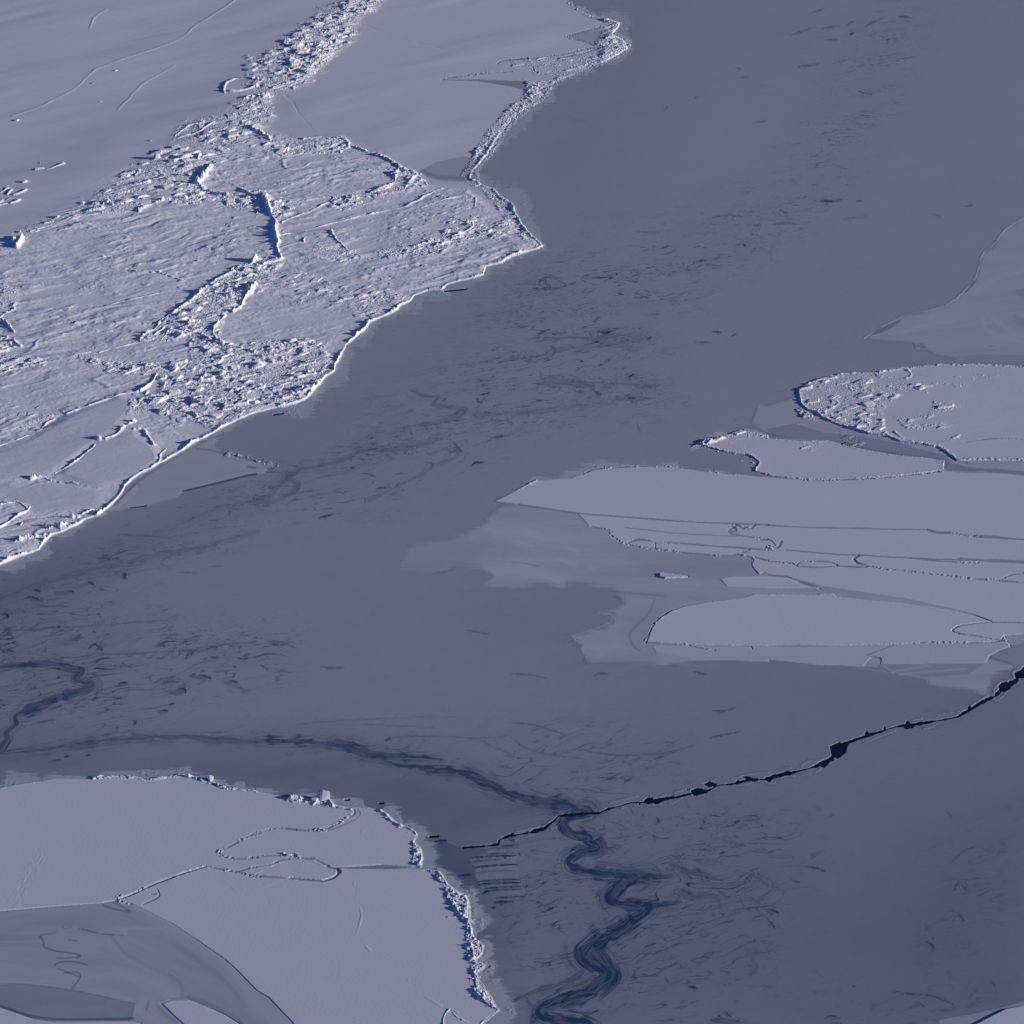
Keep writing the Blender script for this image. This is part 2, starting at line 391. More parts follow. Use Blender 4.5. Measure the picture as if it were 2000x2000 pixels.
for q, wd, s in [
    (P("0,880 150,900 450,870 750,860 1150,820 1330,815", 0, 1000), 2.5, .5),
    (P("760,1072 1000,1070 1360,1050 1600,1010 1932,980", 0, 1000), 3, .55),
    (P("280,700 400,712 520,715", 0, 1000), 2, .5), (P("740,350 830,358 890,352 920,385", 0, 1000), 3, .6),
    (P("1220,300 1350,318", 0, 1000), 2.5, .45), (P("270,1592 410,1566", 0, 1000), 2.5, .6), (P("530,1510 570,1503", 0, 1000), 2, .5),
    (P("1350,455 1470,460", 0, 1000), 2, .4), (P("1580,408 1690,408", 0, 1000), 2, .35), (P("370,1880 450,1870", 0, 1000), 2.5, .6),
    (P("900,170 1200,185 1340,215", 0, 1000), 2.5, .4), (P("600,385 920,400", 0, 1000), 2, .4),
    (P("490,1165 570,1180 660,1178", 500, 1000), 2.4, .6), (P("1590,890 1680,905 1760,930", 500, 1000), 2, .45), (P("970,1720 1015,1708", 500, 1000), 3, .75),
    (P("90,970 200,980 300,1030", 500, 1000), 3, .5), (P("1340,460 1490,435", 500, 1000), 2.2, .5), (P("480,40 540,32 580,14", 500, 1000), 3.4, .8),
    (P("1000,1700 1400,1690 1700,1710 1932,1690", 500, 1000), 2, .4), (P("300,1600 800,1560 1500,1545", 500, 1000), 2, .3), (P("800,1600 1340,1625", 500, 1000), 2, .35),
    (P("1700,1720 1800,1780 1932,1830", 500, 1000), 2, .4),
    (P("0,1585 200,1610 430,1695", 1000, 1000), 2.4, .5), (P("0,1700 100,1790 300,1835 560,1860", 1000, 1000), 2, .45), (P("520,1790 700,1830 900,1840 1200,1815 1370,1755", 1000, 1000), 2.2, .5),
    (P("1500,1700 1620,1680 1715,1660", 1000, 1000), 2.6, .6), (P("1520,1500 1610,1505 1690,1475", 1000, 1000), 2.6, .6), (P("0,1220 120,1222 260,1255", 1000, 1000), 2.2, .45),
    (P("620,1230 660,1212 720,1220", 1000, 1000), 2.4, .5), (P("1370,1200 1460,1225", 1000, 1000), 2.4, .5), (P("1180,1885 1270,1895", 1000, 1000), 2, .35),
    (P("950,1745 1115,1758", 1000, 0), 2.2, .4), (P("1480,1650 1550,1630 1680,1625", 1000, 0), 2.2, .5), (P("1830,1690 1850,1705 1865,1690", 1000, 0), 4, .55),
    (P("1750,1842 1765,1850", 1000, 0), 4.5, .95), (P("1120,1915 1180,1915 1240,1880", 1000, 0), 2.2, .5), (P("1380,735 1390,730", 1000, 0), 4, .5), (P("1145,830 1170,810", 1000, 0), 3, .4),
    (P("1700,530 1730,518 1690,515", 1000, 0), 2.2, .4), (P("1700,580 1785,580", 1000, 0), 2, .35), (P("1830,920 1932,912", 1000, 0), 2.2, .4),
    (P("400,1512 480,1520 560,1508", 1500, 0), 5, .85), (P("680,1512 710,1516", 1500, 0), 4, .7), (P("100,1580 120,1605 145,1603", 1500, 0), 2.6, .6), (P("40,1690 120,1685 190,1685", 1500, 0), 3, .5),
    (P("170,265 260,235 350,205", 1500, 0), 2.4, .45), (P("410,212 540,200", 1500, 0), 2.6, .45), (P("600,185 640,160", 1500, 0), 3, .45), (P("730,200 790,165 870,135", 1500, 0), 3, .5),
    (P("620,255 645,248", 1500, 0), 5, .8), (P("990,125 1060,128", 1500, 0), 3.6, .75), (P("430,300 520,298", 1500, 0), 2.4, .45), (P("230,500 320,495 390,485", 1500, 0), 3, .5), (P("325,95 420,65", 1500, 0), 2.4, .4),
    (P("1500,1552 1535,1548", 1500, 0), 3.5, .6), (P("1220,1605 1300,1630", 1500, 0), 2, .35), (P("570,1652 740,1635", 1500, 0), 2.2, .4),
    (P("1630,1575 1660,1555 1720,1556", 500, 500), 3.6, .95), (P("1500,1410 1520,1445 1560,1475", 500, 500), 2.6, .7), (P("1780,1365 1850,1360 1905,1357", 500, 500), 2.6, .7), (P("1280,1555 1350,1565 1330,1585", 500, 500), 2.2, .6),
    (P("900,1755 1010,1740", 500, 500), 2.6, .65), (P("830,1640 900,1665", 500, 500), 2.4, .6), (P("1060,1640 1110,1637", 500, 500), 2.4, .6), (P("250,1580 310,1590", 500, 500), 2.6, .5), (P("1170,1325 1180,1350", 500, 500), 2.6, .6),
    (P("740,1450 800,1445", 500, 500), 3, .45), (P("200,1700 270,1640 340,1600", 500, 500), 3, .6),
    (P("1520,180 1580,190", 1000, 600), 4, .7), (P("1390,260 1500,268", 1000, 600), 2.6, .6), (P("1660,215 1690,205", 1000, 600), 3, .55), (P("1020,55 1110,50", 1000, 600), 2.2, .5), (P("615,110 660,72", 1000, 600), 3.6, .6),
    (P("660,435 680,430", 1000, 600), 3, .7), (P("700,410 740,390", 1000, 600), 3, .5), (P("950,880 965,935", 1000, 600), 2, .5), (P("590,190 600,220", 1000, 600), 2.6, .6), (P("1025,235 1045,225", 1000, 600), 5, .85),
    (P("260,220 300,240", 1000, 600), 2, .5), (P("90,865 110,868", 1000, 600), 3, .6), (P("300,360 335,325 290,290", 1000, 600), 3, .6), (P("430,285 470,305", 1000, 600), 2.4, .5), (P("880,682 935,686", 1000, 600), 4, .9),
    (P("1105,380 1108,410", *A), 5, .8), (P("660,460 700,470 690,430", *A), 3, .55), (P("1570,640 1600,638", *A), 5, .85), (P("1340,1650 1390,1660", *A), 6, .95), (P("1330,1600 1345,1620", *A), 3, .5),
    (P("1170,1590 1185,1620", *A), 3, .6), (P("600,1850 650,1830", *A), 3, .85), (P("1230,1810 1310,1798", *A), 2.6, .5), (P("1080,510 1085,560", *A), 2.4, .4), (P("1500,840 1560,950", *A), 1.8, .25),
    (P("340,150 430,160 540,155 680,190 900,200", *A), 1.8, .5), (P("480,240 580,300", *A), 2, .5), (P("880,260 900,330 940,370", *A), 1.8, .4), (P("780,415 840,430", *A), 2, .4),
    (P("1520,1120 1510,1090 1530,1115", *A), 2.4, .55), (P("580,890 610,900", *A), 2, .5), (P("900,745 910,750", *A), 3.5, .7), (P("810,1415 840,1415", *A), 2.4, .5), (P("920,1525 935,1530", *A), 3.5, .7),
    (P("300,740 380,760 425,775", 1500, 1500), 2.6, .7), (P("410,773 428,775", 1500, 1500), 4, .8), (P("90,745 280,742", 1500, 1500), 1.8, .4), (P("180,835 200,855 240,857", 1500, 1500), 2.4, .5), (P("0,1060 80,1090", 1500, 1500), 3.2, .8), (P("0,1140 55,1210", 1500, 1500), 3.4, .7),
    (P("1380,710 1460,640 1560,590", 1500, 1500), 2.4, .42), (P("1400,920 1450,845", 1500, 1500), 3, .5), (P("1470,880 1505,930", 1500, 1500), 3, .5), (P("1440,1090 1480,1150", 1500, 1500), 3, .5), (P("1200,1305 1260,1350 1230,1385", 1500, 1500), 3, .7), (P("1245,1275 1255,1285", 1500, 1500), 4, .6),
    (P("1010,1700 1240,1715 1330,1755 1410,1790 1415,1830 1290,1830", 1500, 1500), 2.8, .65), (P("1110,1755 1180,1800", 1500, 1500), 2.2, .45), (P("430,1885 480,1865 540,1890", 1500, 1500), 3, .65), (P("470,1920 560,1932", 1500, 1500), 2.4, .5), (P("1440,1875 1540,1862", 1500, 1500), 2.4, .7), (P("640,1645 655,1650", 1500, 1500), 3.5, .6), (P("1680,1610 1715,1645", 1500, 1500), 2.4, .5),
    (P("940,1695 1000,1690", 1500, 1500), 2.4, .45), (P("1360,340 1380,370", 1500, 1500), 3, .3), (P("340,1525 440,1600", 1500, 1500), 1.6, .2)]:
    dark_line(q, wd, s)
# diamond openings refrozen with thin ice
for q, s in [("1430,1245 1510,1225 1590,1250 1530,1275", .38), ("1680,1285 1740,1265 1790,1280 1720,1305", .40), ("1240,1358 1390,1328 1405,1360 1330,1390", .40), ("1180,1500 1260,1492 1270,1502 1210,1530", .35), ("400,600 550,592 520,625 420,635", .32), ("210,635 270,640 320,672 240,680", .28), ("520,570 680,525 710,545 600,580", .22)]:
    W, m = inside(P(q, 0, 1000), 1.5)
    DARK[W] = np.where(m, np.maximum(DARK[W], s), DARK[W])
for q, wd in [("1510,1228 1590,1250", 4), ("1735,1268 1790,1283", 4), ("1350,1330 1400,1335 1400,1360", 5), ("1210,1495 1265,1500", 3.5), ("520,592 555,603", 4.5), ("215,632 320,672", 3.5), ("675,525 705,545", 7), ("930,460 955,465 935,490 950,500", 5), ("270,585 300,600", 5), ("25,770 50,765 60,800", 5), ("880,345 890,352", 4), ("1010,1575 1028,1580 1015,1600", 5), ("1770,1165 1775,1168", 5), ("710,900 716,902", 4), ("1280,1450 1310,1445", 4), ("900,1290 955,1287", 4), ("1520,1197 1545,1197", 4), ("490,1845 515,1840", 3.5), ("650,1835 680,1830", 4)]:
    dark_line(P(q, 0, 1000), wd, .88, 1)
# finger-rafted patch beside the near floe
B = (850, 1600, 9.66)
W, m = inside(P("0,880 40,420 240,440 420,520 700,540 1000,560 960,650 680,730 640,780 760,900 740,990 780,1130 880,1360 760,1290 500,1230 440,1060 300,960", *B), 1)
COL[W] = np.where(m[..., None], COL[W] * np.array((.66, .72, .80), np.float32), COL[W])
W, m = inside(P("690,720 990,640 1010,560 1550,490 1560,640 1530,860 1600,1120 1640,1300 1750,1400 1560,1490 1500,1540 1140,1540 980,1400 820,1200 760,990 780,890 650,790", *B), 1)
COL[W] = np.where(m[..., None], COL[W] * 1.15, COL[W])
for q, wd, s in [("690,722 1000,705 1200,695 1530,680", 2.4, 1), ("1310,700 1335,740", 3, 1), ("980,655 1480,635", 1.6, .6), ("650,795 1000,780 1240,755", 2, .5), ("780,895 1000,880 1530,850", 2, .8), ("760,1005 1000,985 1500,965", 1.4, .35), ("820,1170 1100,1155 1600,1125", 2, .7),
                 ("830,1225 1100,1210 1600,1190", 2.6, .85), ("960,1300 1200,1285 1600,1270", 2.2, .75), ("990,1350 1200,1335 1620,1320", 1.8, .65), ("900,1395 1000,1350", 3.4, 1), ("1150,1482 1350,1475 1700,1460", 2, .7), ("1140,1558 1300,1562 1460,1552", 3.4, 1), ("1080,1660 1130,1668", 3.5, .95), ("1250,510 1550,490", 2, .7), ("1010,550 1550,540", 1.6, .45), ("1580,640 1600,660", 3, .7), ("0,410 220,400", 2.6, .9), ("440,1060 690,1045", 1.6, .7), ("470,1235 500,1240", 3.5, .9), ("1400,370 1480,400", 4, .6)]:
    dark_line(P(q, *B), wd * 1.7, min(1, s * 1.25), .3, .2)

# ------------------------------------------------------------------ the open crack through the young ice: water shows below
crack = [(2060, 1280), (2000, 1311), (1985, 1316)] + P("1880,1655 1780,1700 1720,1770 1620,1820 1550,1860 1430,1932", 1500, 900) + F("1740,1364 1690,1370 1640,1386 1600,1400 1583,1410 1570,1430 1540,1445 1500,1455") + P("1932,78 1780,90 1700,112 1540,128 1480,165 1360,190 1240,220 1190,222 1050,250 900,262 830,280 740,300 660,335 480,345 340,362 310,400 240,455 130,485 0,510", *A) + P("1932,500 1830,540 1825,572 1720,590 1560,600", 500, 1500)
HOLE = np.zeros((NY, NX), np.float32)
W, D, S, SG = dist(crack, 22, 3.0)
Lc = S.max()
wv = np.interp(S, [0, 60, 110, 160, 300, 430, 470, 500, 620, 760, 860, 1000, 1080, 1115, 1160, 1300, Lc], [7, 9, 7, 6, 4.5, 4, 9, 8, 5, 4.5, 5, 4, 3, 6, 3.5, 2.6, 1.2])
wv = wv * .72 * (1 + 0.85 * vn(S / 16, S * 0 + .5, 301) + 0.6 * vn(S / 5, S * 0 + 2.5, 302))
wv = wv * (.15 + .85 * sstep(-.72, -.3, vn(S / 19, S * 0 + 7, 305)))
steps = np.where(vn(S / 30, SG * 3, 303) > 0.1, 1, 0) * np.clip(vn(S / 9, SG * 2 + 9, 304) - .05, 0, 1) * 12
HOLE[W] = np.maximum(HOLE[W], 1 - sstep(0, 1.4, D - (wv * 0.5 + steps * (S < 900) * .55)))
for q, wd in [(P("1735,1705 1760,1670 1800,1665 1830,1690 1825,1725 1770,1745", 1500, 900), 0), (P("1870,1600 1932,1585 1960,1600 1932,1640 1880,1640", 1500, 900), 0), (F("1565,1408 1583,1400 1600,1405 1596,1420 1580,1432 1568,1424"), 0), (P("1440,120 1480,100 1540,120 1530,135 1480,140", *A), 0), (P("1350,170 1390,150 1480,165 1470,185 1370,210", *A), 0), (P("1730,65 1760,60 1850,85 1800,95 1780,90", *A), 0), (P("1310,160 1340,155 1345,165", *A), 0)]:
    W, m = inside(q, 2)
    HOLE[W] = np.maximum(HOLE[W], m)
for q, wd in [(P("980,1895 1020,1890 1095,1882", 0, 500), 4.5), (P("1420,265 1500,258 1590,247", 500, 500), 2.6), (P("130,1198 200,1188", 500, 500), 2.4), (P("1310,518 1370,514", 500, 1500), 4), (P("670,240 700,240", 500, 1500), 3), (P("930,265 960,266", 500, 1500), 3), (P("1640,1410 1680,1395", 1500, 1000), 2)]:
    W, D, S, SG = dist(q, 10, .6)
    HOLE[W] = np.maximum(HOLE[W], 1 - sstep(wd * .3, wd * .5 + .8, D))
# rafted lips along the crack
W, D, S, SG = dist(crack, 34, 2)
lip = np.exp(-((D - 8 - 5 * vn(S / 26, SG, 311)) / 1.6) ** 2) * (vn(S / 14, SG * 5, 312) > 0.0) * (S < 1150)
Z[W] += 0.05 * lip
mix(W, lip, NILAS * 1.3, .3)
DARK[W] = np.maximum(DARK[W], (.2) * np.exp(-((D - 11 - 6 * vn(S / 26, SG, 311)) / 1.5) ** 2) * (vn(S / 14, SG * 5, 312) > 0.05) * (S < 1150))

DARK = np.clip(DARK, 0, 1)
COL[:] = COL * (1 - DARK[..., None]) + DEEP * DARK[..., None]
mix((slice(None), slice(None)), HOLE, (0.02, 0.035, 0.06))
Z -= 0.24 * HOLE

# ------------------------------------------------------------------ grey young ice (paler, thicker plates)
FREE = np.ones((NY, NX), bool)                              # still young ice here
def plate(th, pts, h, colour, wp=1.5, edge=1.2, swirl=0.0, ang=0, relief=0.0, rim=0.0, rimw=4, pname="snow_surface", mat="snow", seed=1, feather=0, rough=0.0, grow=0):
    i = part(pname, th, mat)
    W, m = inside(pts, wp)
    W2, D, S, SG = dist(pts, max(rimw * 2.2, feather, 8) + 2, wp, True)
    d = np.full((NY, NX), 99, np.float32)
    d[W2] = D
    d = d[W]
    if grow:
        m = m | (d < grow)
    f = np.where(m, np.clip(0.25 + d / edge, 0, 1), 0)
    u, v = rot(GX[W], GY[W], ang)
    hh = h + 0 * u
    if relief:
        hh = hh + relief * (1.6 * fbm(u / 40, v / 18, 3, seed + 5) + 0.22 * fbm(u / 7, v / 2, 2, seed + 9) * sstep(-.2, .5, fbm(u / 30, v / 30, 2, seed + 8)))
    if rough:
        hh = hh + rough * blocks(GX[W], GY[W], 1.6, seed + 3) * sstep(-.1, .5, fbm(GX[W] / 8, GY[W] / 8, 2, seed + 4))
    if rim:
        n = 0.25 + 0.75 * blocks(GX[W], GY[W], 1.1, seed + 2)
        hh = hh + rim * np.exp(-(d / rimw) ** 2) * n
    Z[W] = np.where(m, Z[W] * (1 - f) + hh * f, Z[W])
    a = np.where(m, 1.0, 0)
    if feather:
        a = a * sstep(0, feather, d + feather * .5 * fbm(u / 6, v / 2, 2, seed + 6))
    c = np.asarray(colour, np.float32)
    if swirl:
        sw = fbm((u + 8 * fbm(u / 30, v / 30, 2, seed)) / 45, (v + 9 * fbm(u / 40, v / 40, 2, seed + 1)) / 5, 5, seed + 2, .6)
        cc = c * (1 + swirl * sw)[..., None]
    else:
        cc = c * (1 + 0.012 * fbm(GX[W] / 20, GY[W] / 20, 3, seed + 7))[..., None]
    COL[W] = COL[W] * (1 - a[..., None]) + cc * a[..., None]
    PID[W] = np.where(m, i, PID[W])
    return W, m, d, i

def crack_line(th, pts, wd, colour=(0.30, 0.34, 0.42), depth=.07, rub=0.35, wp=1.5, k=1.0, seed=1, pname="refrozen_crack", only=None, dense=0.38, sm=1):
    i = part(pname, th, "snow")
    W, D, S, SG = dist(smooth_line(pts, sm) if sm else pts, wd * 2 + 12, wp, k=k)
    ok = PID[W] > 0
    n = 0.65 + 0.7 * (vn(S / 24, S * 0, seed) * .5 + .5)
    m = (1 - sstep(wd * .35 * n, wd * .55 * n + .7, D)) * ok
    if not rub:
        depth = .015
    Z[W] -= depth * m
    mix(W, m, colour, .75)
    if rub:
        rz = (1 - sstep(wd * .4, wd * .7 + 1.6, D)) * ok * sstep(dense, dense + .35, vn(S / 26, S * 0 + 3, seed + 1) * .5 + .5)
        Z[W] += .42 * rub * rz * blocks(GX[W], GY[W], .8, seed + 2)
        mix(W, rz, SNOW, .7)
        m = np.maximum(m, rz)
    PID[W] = np.where(m > .25, i, PID[W])

# the grey skirt round the lee of the right-hand plates
g_sk = thing("grey_ice_sheet", "pale grey young ice sheet fanning out around the flat white plates at right", "ice sheet", None, (1300, 1180))
skirt = [(980, 985), (957, 1000)] + P("1730,40 1680,95 1500,170 1420,200 1180,240 1120,290 1090,370 1060,450 1340,465 1500,432 1700,430 1770,480 1700,540 1770,580 1932,592", 500, 1000) + P("200,560 400,592 425,562 560,565 760,600 830,640 830,690 640,760 750,780 740,830 600,880 450,930 510,1000 500,1060 560,1155 800,1158 1050,1160 1180,1160 1290,1172 1370,1140 1500,1140 1700,1147 1932,1135", 1000, 1000) + P("200,1525 400,1545 700,1590 950,1610 1180,1660 1200,1690 1290,1725 1500,1750 1620,1790 1700,1760 1690,1660 1880,1560 1850,1530 1670,1475 1750,1430 1932,1395 2200,1380", 1500, 900) + [(2300, 1250), (2300, 900), (1500, 930), (1200, 960)]
W, m, d, i = plate(g_sk, skirt, 0.02, GREY, 4, 9, .13, -8, .05, pname="ice_surface", mat="grey", seed=400, feather=12)
part_skirt = i
for q, s in [("-500,520 -200,330 0,380 400,480 420,560 0,520 -300,470", .10), ("-420,430 -450,300 -200,200 100,300 -60,400 -300,440", -.10), ("900,350 1500,330 1850,340 1900,440 1500,480 1000,480", -.10), ("430,1150 520,1090 900,1060 1080,1040 1100,1100 800,1150", -.14), ("830,880 1000,800 1060,680 1150,690 1020,900 900,1040", -.05)]:
    t = zone(P(q, 1000, 1000), 14) * (PID == i)
    COL *= (1 + s * t)[..., None]
for q, wd in [("770,605 1000,618 1160,636", 3.5), ("770,640 820,655", 4.5), ("1075,660 1040,760 1000,810 900,890 880,950 920,1020 960,1045", 4), ("0,380 100,388 200,412", 3), ("1180,1165 1240,1160", 4), ("450,960 510,990 510,1040 550,1100 530,1140", 2), ("370,565 400,580", 3)]:
    W, D, S, SG = dist(smooth_line(P(q, 1000, 1000)), 14, 1)
    COL[W] *= (1 - .17 * (1 - sstep(wd * .1, wd * .8 + 1, D)))[..., None]
W, D, S, SG = dist(P("640,765 700,770 760,785 740,830 450,935 500,990", 1000, 1000), 16, 3)
mix(W, (1 - sstep(1, 5, D)) * (PID[W] == i), GREY * 1.12, .5)
W, m = inside(P("820,1560 850,1535 1640,1530 1500,1610 1200,1630 950,1600 700,1555", 1500, 900), 2)
COL[W] = np.where(m[..., None], COL[W] * 0.80, COL[W])
for q in ("880,1550 950,1600", "950,1590 1230,1545", "1000,1610 1500,1570"):
    W, D, S, SG = dist(P(q, 1500, 900), 8, 1)
    mix(W, 1 - sstep(1, 3, D), GREY * 1.08, .6)
W, m = inside(P("1680,1470 1750,1430 1932,1395 2150,1390 2150,1560 1932,1570 1880,1570 1850,1525", 1500, 900), 1)
COL[W] = np.where(m[..., None], NILAS * 1.02, COL[W])
dk = smooth_line(P("1720,1440 1670,1475 1700,1495 1840,1530 1880,1570", 1500, 900))
W, D, S, SG = dist(dk, 8, 1)
mix(W, 1 - sstep(.8, 3, D), NILAS * .7, .8)

tz = zone(P("-900,300 -500,180 -300,180 -340,330 -420,520 -560,620 -900,560", 1000, 1000), 40) * (PID == part_skirt)
COL = COL * (1 -   .62 * tz[..., None]) + NILAS * (  .62 * tz[..., None])
for q, wd, g in [("-200,40 0,110 250,190 500,300", 7, .10), ("-230,90 -60,190 200,300 480,400", 6, .10), ("-180,0 100,40 300,90 520,150", 6, -.07), ("-300,190 -100,280 150,420 400,560", 8, .10), ("-60,330 200,410 450,450 760,470", 7, -.07), ("600,420 800,520 1000,560 1400,540", 8, .06), ("640,1085 800,1080 1000,1050", 5, .10), ("850,700 790,830 740,930 800,1010 900,1050", 9, .08), ("980,1000 1150,1060 1350,1080 1600,1100", 5, .08)]:
    W, D, S, SG = dist(smooth_line(P(q, 1000, 1000)), wd * 2.5, 5)
    COL[W] *= (1 + g * (1 - sstep(wd * .2, wd * 1.6, D)) * (.6 + .6 * vn(S / 30, D / 4, 405)) * (PID[W] == part_skirt))[..., None]

# grey peninsula at the far right
g_pen = thing("grey_ice_sheet", "smooth grey tongue of young ice with a thin pale raised rim, at the right edge", "ice sheet", None, (1860, 620))
pen = P("730,1005 760,990 850,930 1000,850 1050,830 1270,790 1400,730 1470,660 1560,570 1590,490 1620,370 1700,310 1770,200 1830,160 1932,100 2300,-60 2900,-60 2900,1190 1932,1190 1600,1185 1430,1170 1250,1130 1200,1105 1110,1090 1090,1045 900,1030 760,1020", 1500, 400)
W, m, d, i = plate(g_pen, pen, 0.05, GREY * .96, 1.5, 6, .09, 12, .05, pname="ice_surface", mat="grey", seed=430, feather=5)
W, m = inside(P("1430,1150 1600,1130 2900,1150 2900,1190 1600,1190", 1500, 400), 1)
mix(W, m, NILAS * 1.02, .75)
W, m = inside(P("780,985 900,905 1000,862 1005,880 940,930 850,975", 1500, 400), 1.5)
mix(W, m, NILAS * .72, .85)
W, m = inside(P("1480,660 1550,580 1575,570 1550,610 1500,660", 1500, 400), 1.5)
mix(W, m, NILAS * .72, .85)
W, m = inside(P("1115,1050 1170,1045 1195,1075 1180,1090 1120,1075", 1500, 400), 1)
mix(W, m, NILAS * .85, .8)
i = part("raised_rim", g_pen, "snow")
W, D, S, SG = dist(smooth_line(P("725,1005 760,985 850,925 1000,848 1050,828 1270,788 1400,728 1470,658 1560,568 1585,490 1610,370 1700,308 1770,200 1830,158 1932,98 2300,-60", 1500, 400), 1), 10, 1.2)
m = (1 - sstep(.6, 2.8, D)) * (.55 + .45 * vn(S / 15, S * 0, 441))
Z[W] += .08 * m
mix(W, m, SNOW * .98, .8)
PID[W] = np.where(m > .4, i, PID[W])
for q, s in [("1870,640 2000,620 2000,700 1880,690", .5), ("1850,830 1932,850 2000,940 1880,900", .35), ("1640,1075 1730,1060 1700,1075", .6), ("1630,1020 1690,1005 1660,1030", .3)]:
    W, m = inside(P(q, 1500, 400), 5)
    mix(W, m, NILAS * .9, s)
for q in ("1700,850 1760,900 1860,970 1932,990", "1620,860 1630,930 1750,990 1932,1040", "1550,660 1700,560 1932,500", "1000,980 1200,900 1400,880"):
    W, D, S, SG = dist(smooth_line(P(q, 1500, 400)), 16, 5)
    mix(W, (1 - sstep(1, 8, D)) * (PID[W] > 0), GREY * 1.12, .4)

# grey shelf between the two rough floes
g_sh = thing("grey_ice_sheet", "narrow grey sheet of young ice between the two rubble-edged floes at right", "ice sheet", None, (1600, 830))
shelf = P("215,1390 200,1440 100,1480 0,1512", 1500, 400) + P("1850,730 1800,880 1932,965", 1000, 600) + P("200,1770 450,1790 800,1860 1330,1935", 1500, 400) + [(1850, 915), (2100, 935), (2100, 880), (1700, 800), (1580, 770)]
W, m, d, i = plate(g_sh, shelf, 0.05, GREY * .97, 2, 6, .05, -12, .03, pname="ice_surface", mat="grey", seed=460, feather=5)
W, m = inside(P("0,1690 200,1650 420,1720 700,1745 1000,1800 1330,1895 1400,1945 1330,1932 1100,1905 800,1865 500,1800 250,1765 0,1745", 1500, 400), 3)
COL[W] = np.where(m[..., None], COL[W] * np.array((.70, .74, .80), np.float32), COL[W])

# ------------------------------------------------------------------ white plates
PG = "flat snow-covered plates at right"
def floe(label, pts, h=.4, at=None, name="ice_floe", cat="ice floe", group=None, **kw):
    q = np.array(pts)
    e = thing(name, label, cat, group, at or (min(max(q[:, 0].mean(), 0), 2000), min(max(q[:, 1].mean(), 0), 2000)))
    return (e,) + plate(e, pts, h, kw.pop("colour", SNOW), **kw)

A9 = (1500, 900)
top_r = P("0,1400 80,1360 180,1310 300,1300 450,1290 530,1260 620,1220 780,1212 920,1200 1060,1202 1230,1208 1330,1220 1500,1243 1700,1262 1932,1287", 1000, 600) + P("200,143 360,152 600,142 900,127 1100,107 1330,78 1500,92 1800,97 1932,108 2600,140", *A9)
botA = P("2600,600 1932,597 1750,580 1600,570 1470,560 1390,545 1260,540 1200,522 400,508 0,492", *A9) + P("1932,1645 1300,1620 800,1580 520,1562 480,1556 50,1490", 1000, 600)
e5, *_r5 = floe("long flat white ice plate with a pointed left tip, uppermost of the smooth right-hand plates", [(966, 979)] + top_r + botA, .13, wp=1.0, group=PG, relief=.03, seed=500)
topB = P("510,1562 520,1560 800,1582 1300,1622 1932,1647", 1000, 600) + P("400,510 1200,524 1260,545 1390,550 1470,565 1600,575 1750,585 1932,602 2600,606", *A9)
botB = P("2600,775 1932,767 1450,748 1060,733 680,713 460,703 130,673", *A9) + P("2230,670 1932,285 1800,278 1460,252 1150,227 1080,235 1000,212 930,205 870,225 830,228 740,172 760,150 700,128 600,112 580,108 540,60 490,12", 1000, 1000)
botB = P("2600,775 1932,767 1450,748 1060,733 680,713 460,703 130,673", *A9) + P("1932,285 1800,278 1460,252 1150,227 1080,235 1000,212 930,205 870,225 830,228 740,172 760,150 700,128 600,112 580,108 540,60 490,12", 1000, 1000)
e6, *_r6 = floe("long white ice plate split by a broken zigzag of raised blocks, second from the top", topB + botB, .11, wp=1.2, group=PG, relief=.03, seed=510)
topC = P("870,235 1000,215 1080,238 1150,230 1460,255 1800,281 1932,288", 1000, 1000) + P("130,676 460,706 680,716 640,745 660,772 720,785 750,795", *A9)
botC = P("640,803 520,793 360,806 210,793 180,773 0,758", *A9) + P("1932,372 1870,352 1800,345 1700,320 1650,325 1560,330 1240,300 1080,280 1000,265 900,255", 1000, 1000)
floe("thin sliver of white plate between two rubble-filled cracks at right", topC + botC, .10, wp=1.2, group=PG, seed=520)
botD = P("2600,925 1932,920 1760,905 1500,885 1100,842 870,817 750,798 690,778 640,748 690,718", *A9)
floe("narrow white plate with a blunt left end below the zigzag crack, reaching the right edge", P("690,716 1060,736 1450,752 1570,752 1932,775 2600,790", *A9) + botD, .10, wp=1.0, group=PG, seed=530)
topE = P("1800,400 1810,345 1870,356 1932,376", 1000, 1000) + P("180,776 210,796 360,808 520,796 640,806 750,801 870,820 1100,845 1500,888 1760,908 1932,924 2600,930", *A9)
botE = P("2600,1222 1932,1218 1690,1212 1550,1160 1400,1122 1250,1092 1000,1035 700,990 500,960 400,945 330,925 150,880 130,872 0,855", *A9) + P("1900,455 1860,475", 1000, 1000)
floe("broad white plate above the dark curved refrozen lead, wide at the right edge", topE + botE, .11, wp=1.2, group=PG, relief=.03, seed=540)
floe("small pointed white lens of ice lying in the grey lead at right", [(1405, 1130), (1430, 1126.5), (1500, 1125), (1534, 1128), (1560, 1140), (1588, 1149), (1500, 1149), (1420, 1146)], .1, wp=.8, group=PG, seed=550)
lens = P("1000,970 1015,950 1040,910 1060,870 1100,810 1200,750 1300,715 1500,680 1750,650 1830,622 1932,622", 1000, 1000) + P("370,1015 400,1003 490,1003 520,1028 800,1058 1000,1073 1200,1103 1400,1133 1500,1160 1610,1190 1690,1218 1550,1226 1430,1246 1380,1282 1420,1302 1560,1322 1750,1362 1330,1380 960,1387 700,1392 0,1397", *A9) + P("1800,1008 1500,1007 1300,1000 1080,990 1010,985", 1000, 1000)
floe("large smooth white lens of ice with a speckled left tip in the grey sheet", lens, .13, wp=1.0, group=PG, rim=.08, rimw=2, seed=560)
